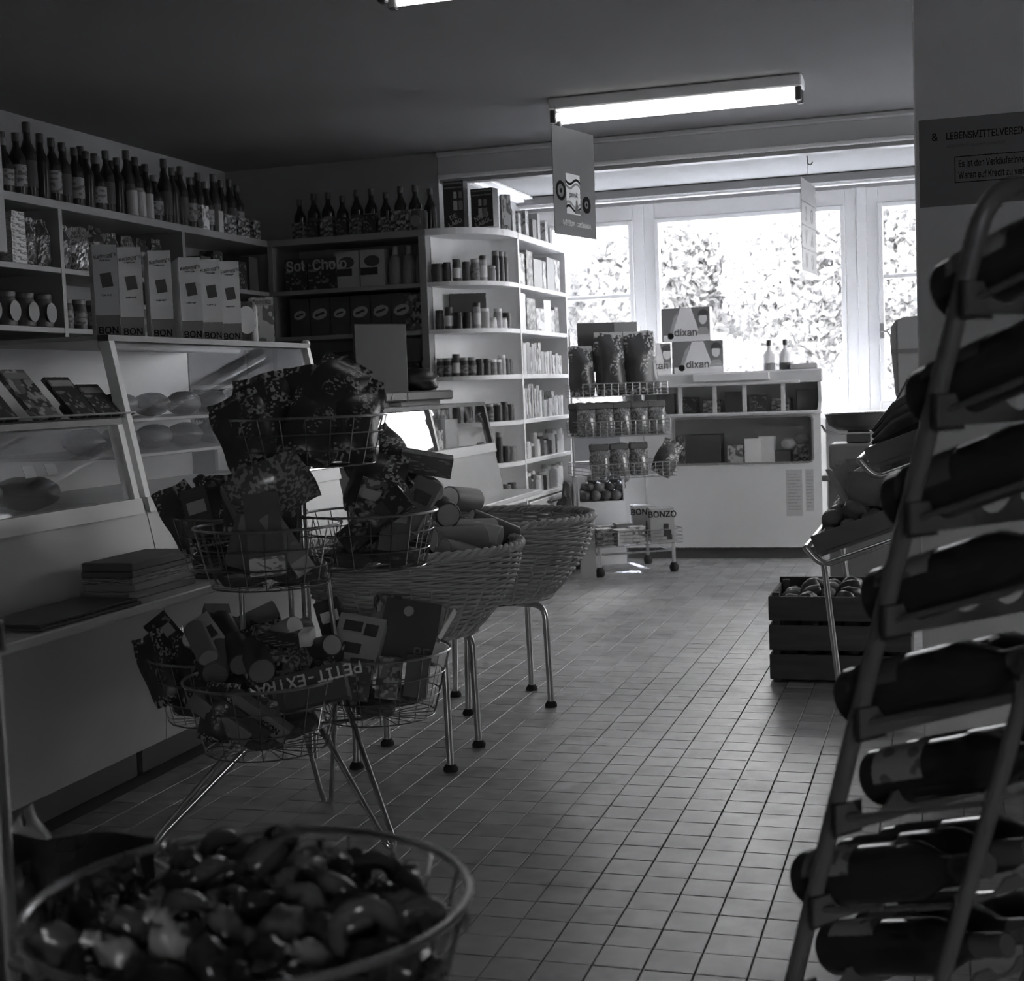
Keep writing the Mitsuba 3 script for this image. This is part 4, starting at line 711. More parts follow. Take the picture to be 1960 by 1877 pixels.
for i, (bk, a, b, z, yw, pt, rl, m, em) in enumerate([(0, -0.03, 0.02, 0.80, 30, -30, -20, 'm_card_mid', 'm_card_light'), (1, -0.09, -0.07, 0.76, 20, -20, -15, 'm_card_dark', 'm_card_light'), (1, 0.08, -0.06, 0.75, 30, -15, 20, 'm_print_mid', 'm_card_dark'), (2, -0.02, -0.08, 0.79, 40, -40, 25, 'm_print_mid', 'm_card_light'), (2, 0.10, 0.03, 0.77, 20, -25, 30, 'm_card_mid', 'm_card_dark')]):
    carton(mid[bk], a, b, z, 0.07, 0.04, 0.14, yw, pt, rl, m, f'small carton on the heap of the {("front", "left", "right")[bk]} middle basket, {ORD[i]} of five', None, None, em)
for bi, (c, zz, nm) in enumerate([(mid[0], 0.70, 'front middle'), (mid[1], 0.70, 'left middle'), (mid[2], 0.70, 'right middle'), (low[0], 0.305, 'front low'), (low[1], 0.305, 'left low'), (low[2], 0.305, 'right low')]):
    for k in range(3):
        a = k*2.1+bi; single('packet', shape(moved(blob((0.07, 0.055, 0.028), 500+bi*3+k, 0.2), None)), 'm_card_dark', f'dark soft packet, {ORD[k]} of three at the bottom of the {nm} basket', 'packet', f'packets at the bottom of the {nm} basket', M4(rz(a), (c[0]+0.072*math.cos(a), c[1]+0.072*math.sin(a), zz)))
# ------------------------------------------------------------------ two round wicker baskets on chrome legs
def wicker(cx, cy, R, Rb, z0, z1, legs, lab, seed):
    t = thing('wicker_basket', lab, 'basket')
    ns, rows = 34, 30
    def rad(f): return Rb+(R-Rb)*(math.sin(f*PI/2)**0.85)
    ms = []
    A = np.arange(ns*4)*2*PI/(ns*4)
    for k in range(rows):
        f = (k+0.5)/rows; rr = rad(f)+0.0085*np.cos(A*ns/2+(k % 2)*PI); z = z0+0.012+(z1-z0-0.02)*f
        ms.append(tube(np.stack([cx+rr*np.cos(A), cy+rr*np.sin(A), np.full(len(A), z)+0.0006*np.sin(A*3+k)], 1), 0.0050, 5, True))
    part(t, 'weave', cat(*ms), 'm_wicker', None, True, 'woven willow rods', 'stuff')
    fs = np.linspace(0, 1, 9); stake = shape(tube([(rad(f), 0, z0+(z1-z0)*f) for f in fs], 0.0055, 5), 40)
    for k in range(ns): part(t, 'stake', stake, 'm_wicker', M4(rz(2*PI*(k+0.5)/ns), (cx, cy, 0)))
    for s in (0, 1, 2):
        ph = s*2*PI/3; q = A*2*ns/3
        part(t, 'rim_strand', tube(np.stack([cx+(R+0.006+0.009*np.cos(A*22+ph))*np.cos(A), cy+(R+0.006+0.009*np.cos(A*22+ph))*np.sin(A), z1+0.004+0.009*np.sin(A*22+ph)], 1), 0.008, 6, True), 'm_wicker', None, True)
    for s in (0, 1): part(t, 'foot_strand', tube(np.stack([cx+(Rb+0.004+0.006*np.cos(A*16+s*PI))*np.cos(A), cy+(Rb+0.004+0.006*np.cos(A*16+s*PI))*np.sin(A), z0+0.006+0.006*np.sin(A*16+s*PI)], 1), 0.007, 6, True), 'm_wicker', None, True)
    part(t, 'base', slab([(cx+Rb*math.cos(u), cy+Rb*math.sin(u)) for u in np.linspace(0, 2*PI, 24, endpoint=False)], z0, z0+0.008), 'm_wicker')
    part(t, 'base_plate', slab([(cx+0.12*math.cos(u), cy+0.12*math.sin(u)) for u in np.linspace(0, 2*PI, 16, endpoint=False)], z0-0.02, z0-0.001), 'm_dark')
    for lx, ly in legs:
        d = np.array([lx-cx, ly-cy]); d /= np.linalg.norm(d)
        l = part(t, 'leg', tube(bend([(cx+d[0]*0.05, cy+d[1]*0.05, z0-0.022), (lx-d[0]*0.012, ly-d[1]*0.012, z0-0.022), (lx, ly, 0.012)], 0.05, 6), 0.011, 10), 'm_chrome', None, 50)
        part(l, 'foot_cap', lathe([(0, 0), (0.021, 0), (0.022, 0.008), (0.014, 0.02), (0, 0.021)], 12), 'm_rubber', M4(None, (lx, ly, 0)), 50)
    return rad
rad1 = wicker(-1.577, 4.0, 0.335, 0.19, 0.395, 0.655, [(-1.424, 3.867), (-1.431, 4.154), (-1.733, 4.127), (-1.72, 3.848)], 'nearer round wicker basket heaped with tins, on four chrome legs', 1)
rad2 = wicker(-1.55, 4.775, 0.345, 0.19, 0.385, 0.665, [(-1.606, 4.566), (-1.75, 4.837), (-1.496, 4.977), (-1.35, 4.72)], 'further round wicker basket with a dark open bowl, on four chrome legs', 2)
r4 = np.random.default_rng(8)
W1 = (-1.577, 4.0); n = 0
WT = [(0.06, -0.15, 0.69, (0.8, 0.25, -0.05), 'm_card_mid', 1.1), (0.08, -0.20, 0.66, (0.75, 0.5, -0.25), 'm_card_mid', 1.2), (0.15, -0.02, 0.70, (0.7, -0.3, -0.15), 'm_card_light', 0.9), (0.20, 0.10, 0.72, (0.75, 0.1, -0.35), 'm_card_dark', 1.1), (0.12, -0.03, 0.75, (-0.1, 0.9, 0.1), 'm_card_dark', 1.0),
      (0.02, -0.10, 0.74, (-0.5, 0.8, 0.1), 'm_card_light', 0.9), (-0.10, -0.13, 0.72, (-0.3, 0.9, 0.2), 'm_card_dark', 1.0), (0.08, 0.02, 0.82, (-0.25, 0.9, 0.2), 'm_card_white', 0.9), (-0.03, 0.0, 0.82, (-0.4, 0.85, 0.2), 'm_card_white', 0.9), (0.14, 0.12, 0.79, (0.5, 0.6, -0.1), 'm_card_mid', 1.0), (-0.05, -0.2, 0.66, (-0.6, 0.75, 0.1), 'm_card_light', 1.0), (-0.15, 0.05, 0.76, (0.4, 0.8, 0.1), 'm_card_dark', 1.0), (0.19, 0.05, 0.69, (0.8, 0.3, -0.05), 'm_card_light', 0.6)]
for i, (a, b, z, d, m, L) in enumerate(WT):
    o = off(a, b); dd = np.r_[vr*d[0]+vf*d[1], d[2]]
    tin((W1[0]+o[0], W1[1]+o[1]), z, dd, m, f'pale ended tin lying in the nearer wicker basket, {ORD[i]} of the heap', 'tins heaped in the nearer wicker basket', L, ('m_paper', 'm_card_light', 'm_card_mid')[i % 3], 1.25)
for i in range(14):
    u = r4.uniform(0, 2*PI); q = r4.uniform(0, 0.2)
    tin((W1[0]+q*math.cos(u), W1[1]+q*math.sin(u)), 0.52+0.13*r4.random(), rand_rot(r4)[:, 0]*[1, 1, 0.2], 'm_card_dark', 'tin buried in the heap of the nearer wicker basket', 'tins deep in the nearer wicker basket', 0.9, 'm_card_mid', 1.1)
carton(W1, 0.06, 0.05, 0.88, 0.16, 0.11, 0.06, 20, 5, 12, 'm_print_dark', 'dark flat package topping the heap of the nearer wicker basket')
single('bag', shape(bag(0.2, 0.2, 0.11, 81), True), 'm_film_dark', 'dark crumpled bag at the top left of the nearer wicker heap', 'bag', None, M4(rz(0.4)@rx(-0.3)@ry(-0.5), (W1[0]-0.06, W1[1]+0.05, 0.83)))
carton(W1, -0.16, 0.0, 0.76, 0.06, 0.055, 0.20, 10, -10, 55, 'm_print_dark', 'long dark carton tilted across the nearer wicker heap')
for i in range(16):
    u = r4.uniform(0, 2*PI); q = 0.24*math.sqrt(r4.random())
    single('packet', bx(0.11, 0.075, 0.035, (0, 0, 0), 0.004), ('m_card_black', 'm_print_dark', 'm_card_dark')[i % 3], 'dark packet lying low in the further wicker basket', 'packet', 'packets in the further wicker basket', M4(rz(u)@rx(r4.uniform(-.3, .3)), (-1.55+q*math.cos(u), 4.775+q*math.sin(u), 0.46+0.02*i*0.6)))
# ------------------------------------------------------------------ refrigerated display in front of the window
def extrude_xz(poly, y0, y1):
    m = trimesh.util.concatenate([trimesh.creation.extrude_polygon(q, y1-y0, engine='earcut') for q in getattr(poly, 'geoms', [poly])])
    m.apply_transform(np.array([[1, 0, 0, 0], [0, 0, -1, y1], [0, 1, 0, 0], [0, 0, 0, 1.0]])); return m
fz = thing('freezer', 'white refrigerated display cabinet with a rounded pane and slanted upper glass before the window', 'freezer')
front = shapely.box(-2.0, 0.075, -0.735, 0.905).difference(shapely.box(-1.62, 0.635, -0.815, 0.865).buffer(0.03))
part(fz, 'body', cat(extrude_xz(front, 8.83, 8.85), span(-2.0, -1.98, 8.85, 9.20, 0.075, 0.905), span(-0.755, -0.735, 8.85, 9.20, 0.075, 0.905), span(-1.98, -0.755, 9.18, 9.20, 0.075, 1.16), span(-1.98, -0.755, 8.85, 9.18, 0.56, 0.585), span(-1.98, -0.755, 8.86, 9.18, 0.905, 0.92)), 'm_white')
part(fz, 'plinth', span(-1.98, -0.75, 8.88, 9.2, 0, 0.075), 'm_plinth')
part(fz, 'window_gasket', extrude_xz(shapely.box(-1.62, 0.635, -0.815, 0.865).buffer(0.036).difference(shapely.box(-1.62, 0.635, -0.815, 0.865).buffer(0.024)), 8.822, 8.834), 'm_card_mid')
part(fz, 'lower_pane', (np.array([(-1.65, 8.84, 0.605), (-0.785, 8.84, 0.605), (-0.785, 8.84, 0.895), (-1.65, 8.84, 0.895)]), np.array([(0, 1, 2), (0, 2, 3)])), 'm_glass')
part(fz, 'rail', span(-2.01, -0.725, 8.80, 8.86, 0.905, 0.925, 0.006), 'm_white')
sidep = [(8.85, 0.92), (8.95, 0.985), (8.90, 1.10), (9.20, 1.10), (9.20, 0.92)]
for x in (-2.0, -0.755):
    m = trimesh.creation.extrude_polygon(shapely.Polygon(sidep), 0.02, engine='earcut'); m.apply_transform(np.array([[0, 0, 1, x], [1, 0, 0, 0], [0, 1, 0, 0], [0, 0, 0, 1.0]])); part(fz, 'side_cheek', m, 'm_white')
part(fz, 'upper_pane', (np.array([(-1.98, 8.865, 0.925), (-0.755, 8.865, 0.925), (-0.755, 8.90, 1.10), (-1.98, 8.90, 1.10)]), np.array([(0, 1, 2), (0, 2, 3)])), 'm_glass')
part(fz, 'canopy', cat(span(-2.01, -0.72, 8.87, 9.22, 1.10, 1.18, 0.008), span(-2.015, -0.86, 8.85, 8.875, 1.095, 1.115, 0.004)), 'm_white')
for x in (-1.62, -1.40, -1.21, -0.97): part(fz, 'divider', span(x-0.012, x+0.012, 8.91, 8.935, 0.925, 1.10), 'm_frame')
sg = part(fz, 'name_plate', span(-1.52, -1.045, 8.84, 8.868, 1.125, 1.172, 0.003), 'm_paper', label='white name plate')
part(sg, 'lettering', text('TIEFGEKÜHLT', 0.020, 0.001), 'm_ink_white', M4(basis((1, 0, 0), (0, 0, 1)), (-1.28, 8.839, 1.137)))
for i, (x, y, w, d, h, m) in enumerate([(-1.50, 9.0, 0.26, 0.16, 0.20, 'm_card_dark'), (-1.27, 8.96, 0.10, 0.10, 0.13, 'm_print_light'), (-1.17, 8.94, 0.10, 0.06, 0.17, 'm_card_white'), (-1.08, 8.95, 0.10, 0.06, 0.18, 'm_card_white'), (-0.98, 8.98, 0.10, 0.1, 0.09, 'm_card_dark'), (-0.87, 8.96, 0.09, 0.09, 0.13, 'm_print_mid'), (-1.62, 8.97, 0.06, 0.1, 0.2, 'm_print_mid')]):
    single('packet', uvbox(w, d, h), m, f'frozen packet, {ORD[i]} behind the rounded pane of the refrigerated cabinet', 'packet', 'packets behind the rounded pane', M4(rz(0.15*math.sin(i*4)), (x, y, 0.586)))
for i, (x, z, m) in enumerate([(-0.94, 0.70, 'm_card_light'), (-0.86, 0.735, 'm_card_mid')]):
    single('packet', moved(blob((0.05, 0.04, 0.035), 90+i, 0.15), None), m, f'rounded frozen parcel, {("left", "right")[i]} of two high behind the rounded pane', 'packet', None, M4(None, (x, 8.92, z-0.002+0.02)), 60)
for i in range(8):
    single('packet', uvbox(0.11, 0.1, 0.08+0.05*((i*5) % 3)/2), ('m_print_mid', 'm_card_dark', 'm_print_dark')[i % 3], f'dim packet, {ORD[i]} from the left behind the upper slanted glass', 'packet', 'packets behind the upper glass', M4(rz(0.2*math.sin(i*3)), (-1.88+i*0.148, 9.05, 0.923)))
for i, (x, w, h) in enumerate([(-0.905, 0.10, 0.29), (-0.81, 0.05, 0.26)]):
    t = thing('price_list', ('wide', 'narrow')[i]+' pale price list stuck on the front of the refrigerated cabinet', 'notice'); zt = 0.56
    part(t, 'sheet', span(x-w/2, x+w/2, 8.8285, 8.8298, zt-h, zt), 'm_card_light')
    part(t, 'lines', cat(*[span(x-w*0.4, x+w*(0.4 if k % 3 else 0.2), 8.8278, 8.8286, zt-0.025-k*0.02-0.004, zt-0.025-k*0.02) for k in range(int(h/0.021)-1)]), 'm_card_mid')
def soap_box(x, y, z, w, h, rot, lab):
    t = thing('soap_powder_box', lab, 'box'); to = M4(rz(rot), (x, y, z)); d = 0.10; f = -d/2
    part(t, 'box', uvbox(w, d, h), 'm_card_mid', to)
    part(t, 'cone', extrude_xz(shapely.Polygon([(-w*0.30, 0.02), (-w*0.10, h-0.002), (w*0.12, h-0.002), (w*0.32, 0.02)]), f-0.0018, f), 'm_card_white', to, label='white cone print')
    part(t, 'cloth', extrude_xz(shapely.Polygon([(-w*0.34, 0.05), (-w*0.24, h*0.72), (-w*0.14, h*0.9), (-w*0.24, 0.05)]), f-0.0014, f), 'm_card_light', to)
    part(t, 'foot_band', extrude_xz(shapely.box(-w*0.46, 0.0, w*0.49, 0.042), f-0.0022, f), 'm_card_white', to)
    part(t, 'spot', extrude_xz(shapely.Point(-w*0.31, 0.036).buffer(0.02), f-0.004, f), 'm_ink', to)
    part(t, 'lettering', text('dixan', 0.043, 0.0012, True), 'm_ink_mid', to@M4(basis((1, 0, 0), (0.2, 0, 1)), (0.0, f-0.0028, 0.036)))
    part(t, 'printed_face', extrude_xz(shapely.affinity.scale(shapely.Point(w*0.36, h*0.66).buffer(0.03), 0.85, 1.25), f-0.003, f), 'm_paper', to, label='pale printed face')
    part(t, 'printed_hair', extrude_xz(shapely.affinity.scale(shapely.Point(w*0.37, h*0.78).buffer(0.034), 0.95, 0.95).intersection(shapely.box(w*0.2, h*0.75, w*0.495, h*0.99)), f-0.0036, f), 'm_card_dark', to)
    part(t, 'blouse', extrude_xz(shapely.Polygon([(w*0.22, 0.04), (w*0.29, h*0.40), (w*0.44, h*0.40), (w*0.495, h*0.2), (w*0.495, 0.04)]), f-0.0024, f), 'm_card_light', to)
import shapely.affinity
soap_box(-1.515, 9.05, 1.1805, 0.33, 0.205, 0.0, 'lower soap powder box with a white cone print on the refrigerated cabinet')
soap_box(-1.585, 9.05, 1.387, 0.315, 0.215, -0.03, 'upper soap powder box stacked on the other before the window')
soap_box(-1.79, 9.0, 1.1805, 0.19, 0.20, 0.35, 'narrow dark soap powder box turned aside at the left of the stack')
for i, x in enumerate((-1.06, -0.96)):
    t = thing('bottle', ('pale', 'darker footed')[i]+' glass bottle with a dark stopper on the refrigerated cabinet', 'bottle'); to = M4(None, (x, 9.0, 1.1805))
    part(t, 'glass', lathe([(0, 0), (0.036, 0), (0.038, 0.01), (0.038, 0.10), (0.012, 0.135), (0.011, 0.16), (0, 0.16)], 16), 'm_paper', to, 50)
    part(t, 'foot', lathe([(0.0385, 0.001), (0.0392, 0.002), (0.0392, 0.045), (0.0385, 0.046)], 16), ('m_card_mid', 'm_card_dark')[i], to, 50)
    part(t, 'stopper', lathe([(0.0, 0.155), (0.014, 0.155), (0.016, 0.165), (0.015, 0.19), (0, 0.195)], 12), 'm_card_black', to, 50)
single('tray', bx(0.17, 0.12, 0.035, (0, 0, 0.0175), 0.006), 'm_card_light', 'low grey tray at the right end of the refrigerated cabinet top', 'tray', None, M4(None, (-0.84, 9.0, 1.1805)))

# ------------------------------------------------------------------ wire snack rack on castors, left of the cabinet
A_, N_ = np.array([0.835, 0.55, 0]), np.array([0.55, -0.835, 0]); O_ = np.array([-1.762, 8.132, 0.0]); RA = np.stack([A_, -N_, [0, 0, 1.0]], 1)   # local x along the front, local y to the rear
def S(x, y, z): return O_+A_*x-N_*y+np.array([0, 0, z])
sr = thing('snack_rack', 'wire rack on castors with four tiers of bags and boxes beside the refrigerated cabinet', 'display rack')
for x in (-0.235, 0.235):
    for y in (0.0, 0.42):
        l = part(sr, 'leg', tube([S(x, y, 0.055), S(x, y, 0.20)], 0.011, 8), 'm_chrome')
        part(l, 'castor', lathe([(0, 0), (0.02, 0), (0.028, 0.018), (0.028, 0.032), (0.016, 0.056), (0, 0.056)], 12), 'm_rubber', M4(None, S(x, y, 0.0)), 50)
    part(sr, 'post', tube([S(x, 0.42, 0.18), S(x, 0.42, 1.48)], 0.007, 8), 'm_chrome')
part(sr, 'lower_frame', cat(*[tube([S(*a, 0.13), S(*b, 0.13)], 0.006, 6) for a, b in (((-0.235, 0), (0.235, 0)), ((0.235, 0), (0.235, 0.42)), ((0.235, 0.42), (-0.235, 0.42)), ((-0.235, 0.42), (-0.235, 0)))]), 'm_chrome')
def tier(y0, y1, zb, zr, w=0.54):
    x0, x1 = -w/2, w/2
    b = part(sr, 'basket', tube(bend([S(x0, y0, zr), S(x1, y0, zr), S(x1, y1, zr), S(x0, y1, zr), S(x0, y0, zr)], 0.01), 0.0035, 5), 'm_wire')
    for k in range(4):
        z = zb+(zr-zb)*k/4; part(b, 'side_wire', tube(bend([S(x0, y1, z), S(x0, y0, z), S(x1, y0, z), S(x1, y1, z)], 0.01), 0.002, 4), 'm_wire')
    for k in range(13):
        x = x0+w*k/12; part(b, 'cross_wire', tube([S(x, y0, zr), S(x, y0, zb), S(x, y1, zb), S(x, y1, zr)], 0.0018, 4), 'm_wire')
tier(0.10, 0.42, 1.06, 1.135); tier(0.07, 0.42, 0.82, 0.91); tier(0.0, 0.42, 0.575, 0.66); tier(-0.06, 0.36, 0.18, 0.265)
for i, (x, w, m) in enumerate(((-0.12, 0.24, 'm_card_dark'), (0.075, 0.15, 'm_card_mid'))):
    single('sign', bx(w, 0.006, 0.30, (0, 0, 0.15)), m, ('dark', 'grey lettered')[i]+' card standing behind the large bags on the snack rack', 'sign', None, M4(RA, S(x+0.05, 0.40, 1.21)))
for i, (x, w, h, m) in enumerate(((-0.215, 0.16, 0.30, 'm_film_dark'), (-0.03, 0.20, 0.38, 'm_film_dark'), (0.165, 0.22, 0.38, 'm_film_dark'))):
    t = thing('snack_bag', ('small left', 'middle', 'right')[i]+' large dark snack bag with a pale sealed top on the top tier', 'bag'); to = M4(RA@rx(-0.10), S(x-0.01, 0.23, 1.064))
    part(t, 'pouch', bag(w, h, 0.13, 110+i, pinch=0.95, seal=0.07), m, to, True); part(t, 'seal', bx(w*0.9, 0.006, 0.028, (0, 0, h-0.012)), 'm_card_light', to, label='pale sealed top')
sbags = [shape(bag(0.125, 0.20, 0.09, 120+k, pinch=0.92, seal=0.16), True) for k in range(3)]
def small_bag(lab, grp, x, y, z, k, tilt=0.0, m='m_film_mid'):
    t = thing('snack_bag', lab, 'bag', grp); to = M4(RA@rx(-0.08)@ry(tilt), S(x, y, z))
    part(t, 'pouch', sbags[k], m, to); part(t, 'top_band', bx(0.118, 0.03, 0.04, (0, 0, 0.178), 0.006), 'm_card_dark', to, label='dark gathered top')
for i in range(5): small_bag(f'clear snack bag with a dark top, {ORD[i]} from the left on the second tier', 'snack bags on the second tier', -0.225+i*0.112, 0.17, 0.824, i % 3)
for i in range(3): small_bag(f'clear snack bag with a dark top, {ORD[i]} from the left on the third tier', 'snack bags on the third tier', -0.17+i*0.125, 0.12, 0.579, (i+1) % 3)
single('snack_bag', shape(bag(0.15, 0.22, 0.09, 140, seal=0.2), True), 'm_film_dark', 'dark shiny bag leaning out at the right of the third tier', 'bag', None, M4(RA@ry(0.5), S(0.20, 0.10, 0.58)))
for i in range(5): small_bag(f'snack bag in the rear row, {ORD[i]} from the left on the second tier', 'rear snack bags on the second tier', -0.225+i*0.112, 0.32, 0.824, (i+2) % 3, 0, 'm_film_dark')
def bonzo(x, y, z, lab):
    t = thing('carton', lab, 'carton'); to = M4(RA@rz(-0.25), S(x, y, z))
    part(t, 'box', uvbox(0.14, 0.16, 0.20), 'm_card_light', to)
    part(t, 'lettering', text('BONZO', 0.035, 0.0012, True), 'm_ink', to@M4(basis((1, 0, 0), (0, 0, 1)), (0, -0.0805, 0.15)))
    part(t, 'dog_print', cat(bx(0.03, 0.002, 0.03, (0.02, -0.0808, 0.095)), bx(0.045, 0.002, 0.04, (0.028, -0.0808, 0.055)), bx(0.03, 0.002, 0.03, (0.04, -0.0808, 0.03))), 'm_card_black', to)
bonzo(0.165, 0.02, 0.186, 'dog food carton standing in front in the bottom tier')
bonzo(0.14, 0.24, 0.186, 'dog food carton standing behind the other in the bottom tier')
for i, (x, y, w, h, m) in enumerate([(-0.21, 0.0, 0.10, 0.10, 'm_print_mid'), (-0.10, -0.01, 0.10, 0.09, 'm_card_light'), (0.0, 0.0, 0.09, 0.10, 'm_print_light'), (0.05, 0.12, 0.09, 0.08, 'm_print_mid'), (-0.15, 0.15, 0.11, 0.10, 'm_print_mid'), (-0.03, 0.14, 0.10, 0.11, 'm_card_light')]):
    single('packet', uvbox(w, 0.09, h), m, f'small packet, {ORD[i]} in the bottom tier of the snack rack', 'packet', 'packets in the bottom tier', M4(RA@rz(0.2*math.sin(i*2)), S(x, y, 0.186)))
t = thing('box', 'upright white box beside the wicker basket at the left of the snack rack', 'box'); part(t, 'box', uvbox(0.09, 0.09, 0.36), 'm_card_light', M4(rz(0.3), (-2.03, 8.00, 0))); part(t, 'lid', bx(0.094, 0.094, 0.05, (0, 0, 0.335)), 'm_card_white', M4(rz(0.3), (-2.03, 8.00, 0)))
t = thing('box', 'open white carton full of onions behind the snack rack', 'box'); to = M4(rz(0.45), (-2.12, 8.66, 0))
part(t, 'carton', cat(span(-0.15, 0.15, -0.12, 0.12, 0, 0.40), span(-0.15, 0.15, 0.11, 0.12, 0.40, 0.60), span(0.14, 0.15, -0.12, 0.12, 0.40, 0.56), span(-0.15, -0.14, -0.12, 0.12, 0.40, 0.56)), 'm_white', to)
on = shape(cat(blob((0.036, 0.036, 0.033), 5, 0.06), tube([(0, 0, 0.03), (0.004, 0, 0.045)], 0.004, 5)), 60)
k = 0
for lay, nn in ((0, 12), (1, 8), (2, 4)):
    for j in range(nn):
        xx, yy = (-0.10+0.068*(j % 4), -0.085+0.066*(j//4)); k += 1
        single('onion', on, ('m_veg_mid', 'm_veg_dark')[k % 2], 'onion in the open white carton behind the snack rack', 'onion', 'onions in the white carton', M4(rz(0.45), np.array([-2.12, 8.66, 0.436+lay*0.052])+rz(0.45)@np.array([xx+0.03*lay, yy+0.02*lay, 0]))@M4(rz(k*1.3)))
single('bundle', moved(blob((0.07, 0.07, 0.26), 77, 0.3, 3, 3.0), None, (0, 0, 0.255)), 'm_veg_dark', 'dark upright bundle between the end shelf and the snack rack', 'bundle', None, M4(None, (-2.19, 8.12, 0)), 70)

# ------------------------------------------------------------------ scale on its pedestal, vegetable rack and crate
sc_ = thing('shop_scale', 'shop scale with a shallow pan and a tall rounded head before the right window', 'scale')
part(sc_, 'base', cat(span(-0.585, -0.13, 7.48, 7.80, 0.645, 0.775, 0.012), span(-0.50, -0.38, 7.58, 7.70, 0.77, 0.84, 0.01)), 'm_card_mid')
def headprof():
    p = [(-0.262, 0.775), (-0.268, 1.30), (-0.262, 1.37), (-0.235, 1.405), (-0.19, 1.415), (0.02, 1.425), (0.02, 0.775), (-0.205, 0.775), (-0.215, 0.90), (-0.25, 1.02)]
    return shapely.Polygon([(-0.215, 0.775), (-0.22, 0.94), (-0.245, 1.02), (-0.268, 1.30), (-0.262, 1.37), (-0.235, 1.405), (-0.19, 1.418), (0.02, 1.425), (0.02, 0.775)])
part(sc_, 'head', extrude_xz(headprof(), 7.52, 7.74), 'm_card_light')
part(sc_, 'head_seam', cat(span(-0.236, -0.228, 7.514, 7.522, 1.03, 1.40), span(-0.262, 0.02, 7.514, 7.522, 1.235, 1.255)), 'm_card_mid')
pan = lathe([(0, 0.0), (0.10, 0.002), (0.15, 0.03), (0.168, 0.085), (0.172, 0.09), (0.166, 0.086), (0.145, 0.034), (0.095, 0.008), (0, 0.007)], 28)
part(sc_, 'pan', pan, 'm_dark', M4(None, (-0.443, 7.62, 0.84)), 60)
part(sc_, 'pan_bracket', tube([(-0.62, 7.50, 0.875), (-0.60, 7.48, 0.845), (-0.555, 7.47, 0.832), (-0.36, 7.47, 0.83)], 0.006, 6), 'm_chrome')
for x in (-0.55, -0.17): part(sc_, 'foot', cyl(0.014, 0.03, 10, (x, 7.53, 0.617)), 'm_dark')
pd = single('pedestal', cat(span(-0.62, 0.0, 7.44, 7.86, 0.585, 0.616, 0.004), span(-0.59, -0.03, 7.47, 7.83, 0.0, 0.585, 0.004)), 'm_card_mid', 'grey pedestal table under the shop scale', 'table')
single('hook', tube(bend([(-0.18, 7.45, 1.10), (-0.24, 7.45, 0.99), (-0.13, 7.45, 0.985), (-0.18, 7.45, 1.09)], 0.012), 0.006, 6), 'm_card_black', 'dark wire triangle hanging beside the scale head', 'hook')
vr_ = thing('vegetable_rack', 'chrome tube rack with two tilted wooden trays of vegetables beside the pillar', 'rack')
VY0, VY1 = 4.77, 5.58; tl = math.atan2(0.106, 0.296)
def tilt_tray(x, z, depth, lab):
    R = ry(-tl); o = np.array([x, 0, z])
    f = lambda X, Yy, Zz: tuple((R@np.array([X, 0, Zz])+o)*[1, 0, 1]+[0, Yy, 0])
    to = M4(R, (x, 0, z))
    ty = part(vr_, 'tray', span(0.0, depth, VY0, VY1, 0.0, 0.012), 'm_tray', to)
    for y in (VY0, VY1-0.012): part(ty, 'side_board', span(0.0, depth, y, y+0.012, 0.012, 0.075, 0.002), 'm_tray', to)
    part(ty, 'front_board', span(0.0, 0.012, VY0+0.012, VY1-0.012, 0.012, 0.06, 0.002), 'm_tray', to)
    for y in (VY0-0.016, VY1+0.016):
        part(ty, 'rail', tube(bend([f(0.0-0.025, y, 0.045), f(0.0+0.005, y, -0.028), f(depth, y, -0.028)], 0.05, 6), 0.011, 8), 'm_chrome', None, 50)
    part(ty, 'front_bar', tube([f(-0.025, VY0-0.016, 0.045), f(-0.025, VY1+0.016, 0.045)], 0.011, 8), 'm_chrome', None, 50)
    return to
T1 = tilt_tray(-0.415, 0.525, 0.52, 'lower'); T2 = tilt_tray(-0.235, 0.815, 0.42, 'upper')
for y in (VY0-0.016, VY1+0.016):
    part(vr_, 'leg', tube(bend([(-0.395, y, 0.50), (-0.345, y, 0.012), (0.06, y, 0.012), (0.12, y, 1.05)], 0.05, 6), 0.0105, 8), 'm_chrome', None, 50)
r5 = np.random.default_rng(15)
pot = [shape(blob((0.043, 0.036, 0.033), 200+k, 0.16), 60) for k in range(4)]
k = 0
for lay in range(2):
    for i in range(5-lay):
        for j in range(9):
            k += 1; q = T1@np.array([0.055+0.075*i+0.03*lay, VY0+0.06+0.085*j+0.03*lay, 0.046+0.05*lay, 1]); 
            if q[0] > 0.02 or (lay and i > 1): continue
            single('apple' if lay else 'potato', pot[k % 4], ('m_veg_mid', 'm_veg_dark')[(k*7) % 3 == 0], ('round fruit in the upper layer of the lower vegetable tray', 'potato in the bottom layer of the lower vegetable tray')[1-lay], 'apple' if lay else 'potato', ('fruit on the lower vegetable tray', 'potatoes on the lower vegetable tray')[1-lay], M4(rand_rot(r5), q[:3]+[r5.uniform(-.006, .006), 0, 0]))
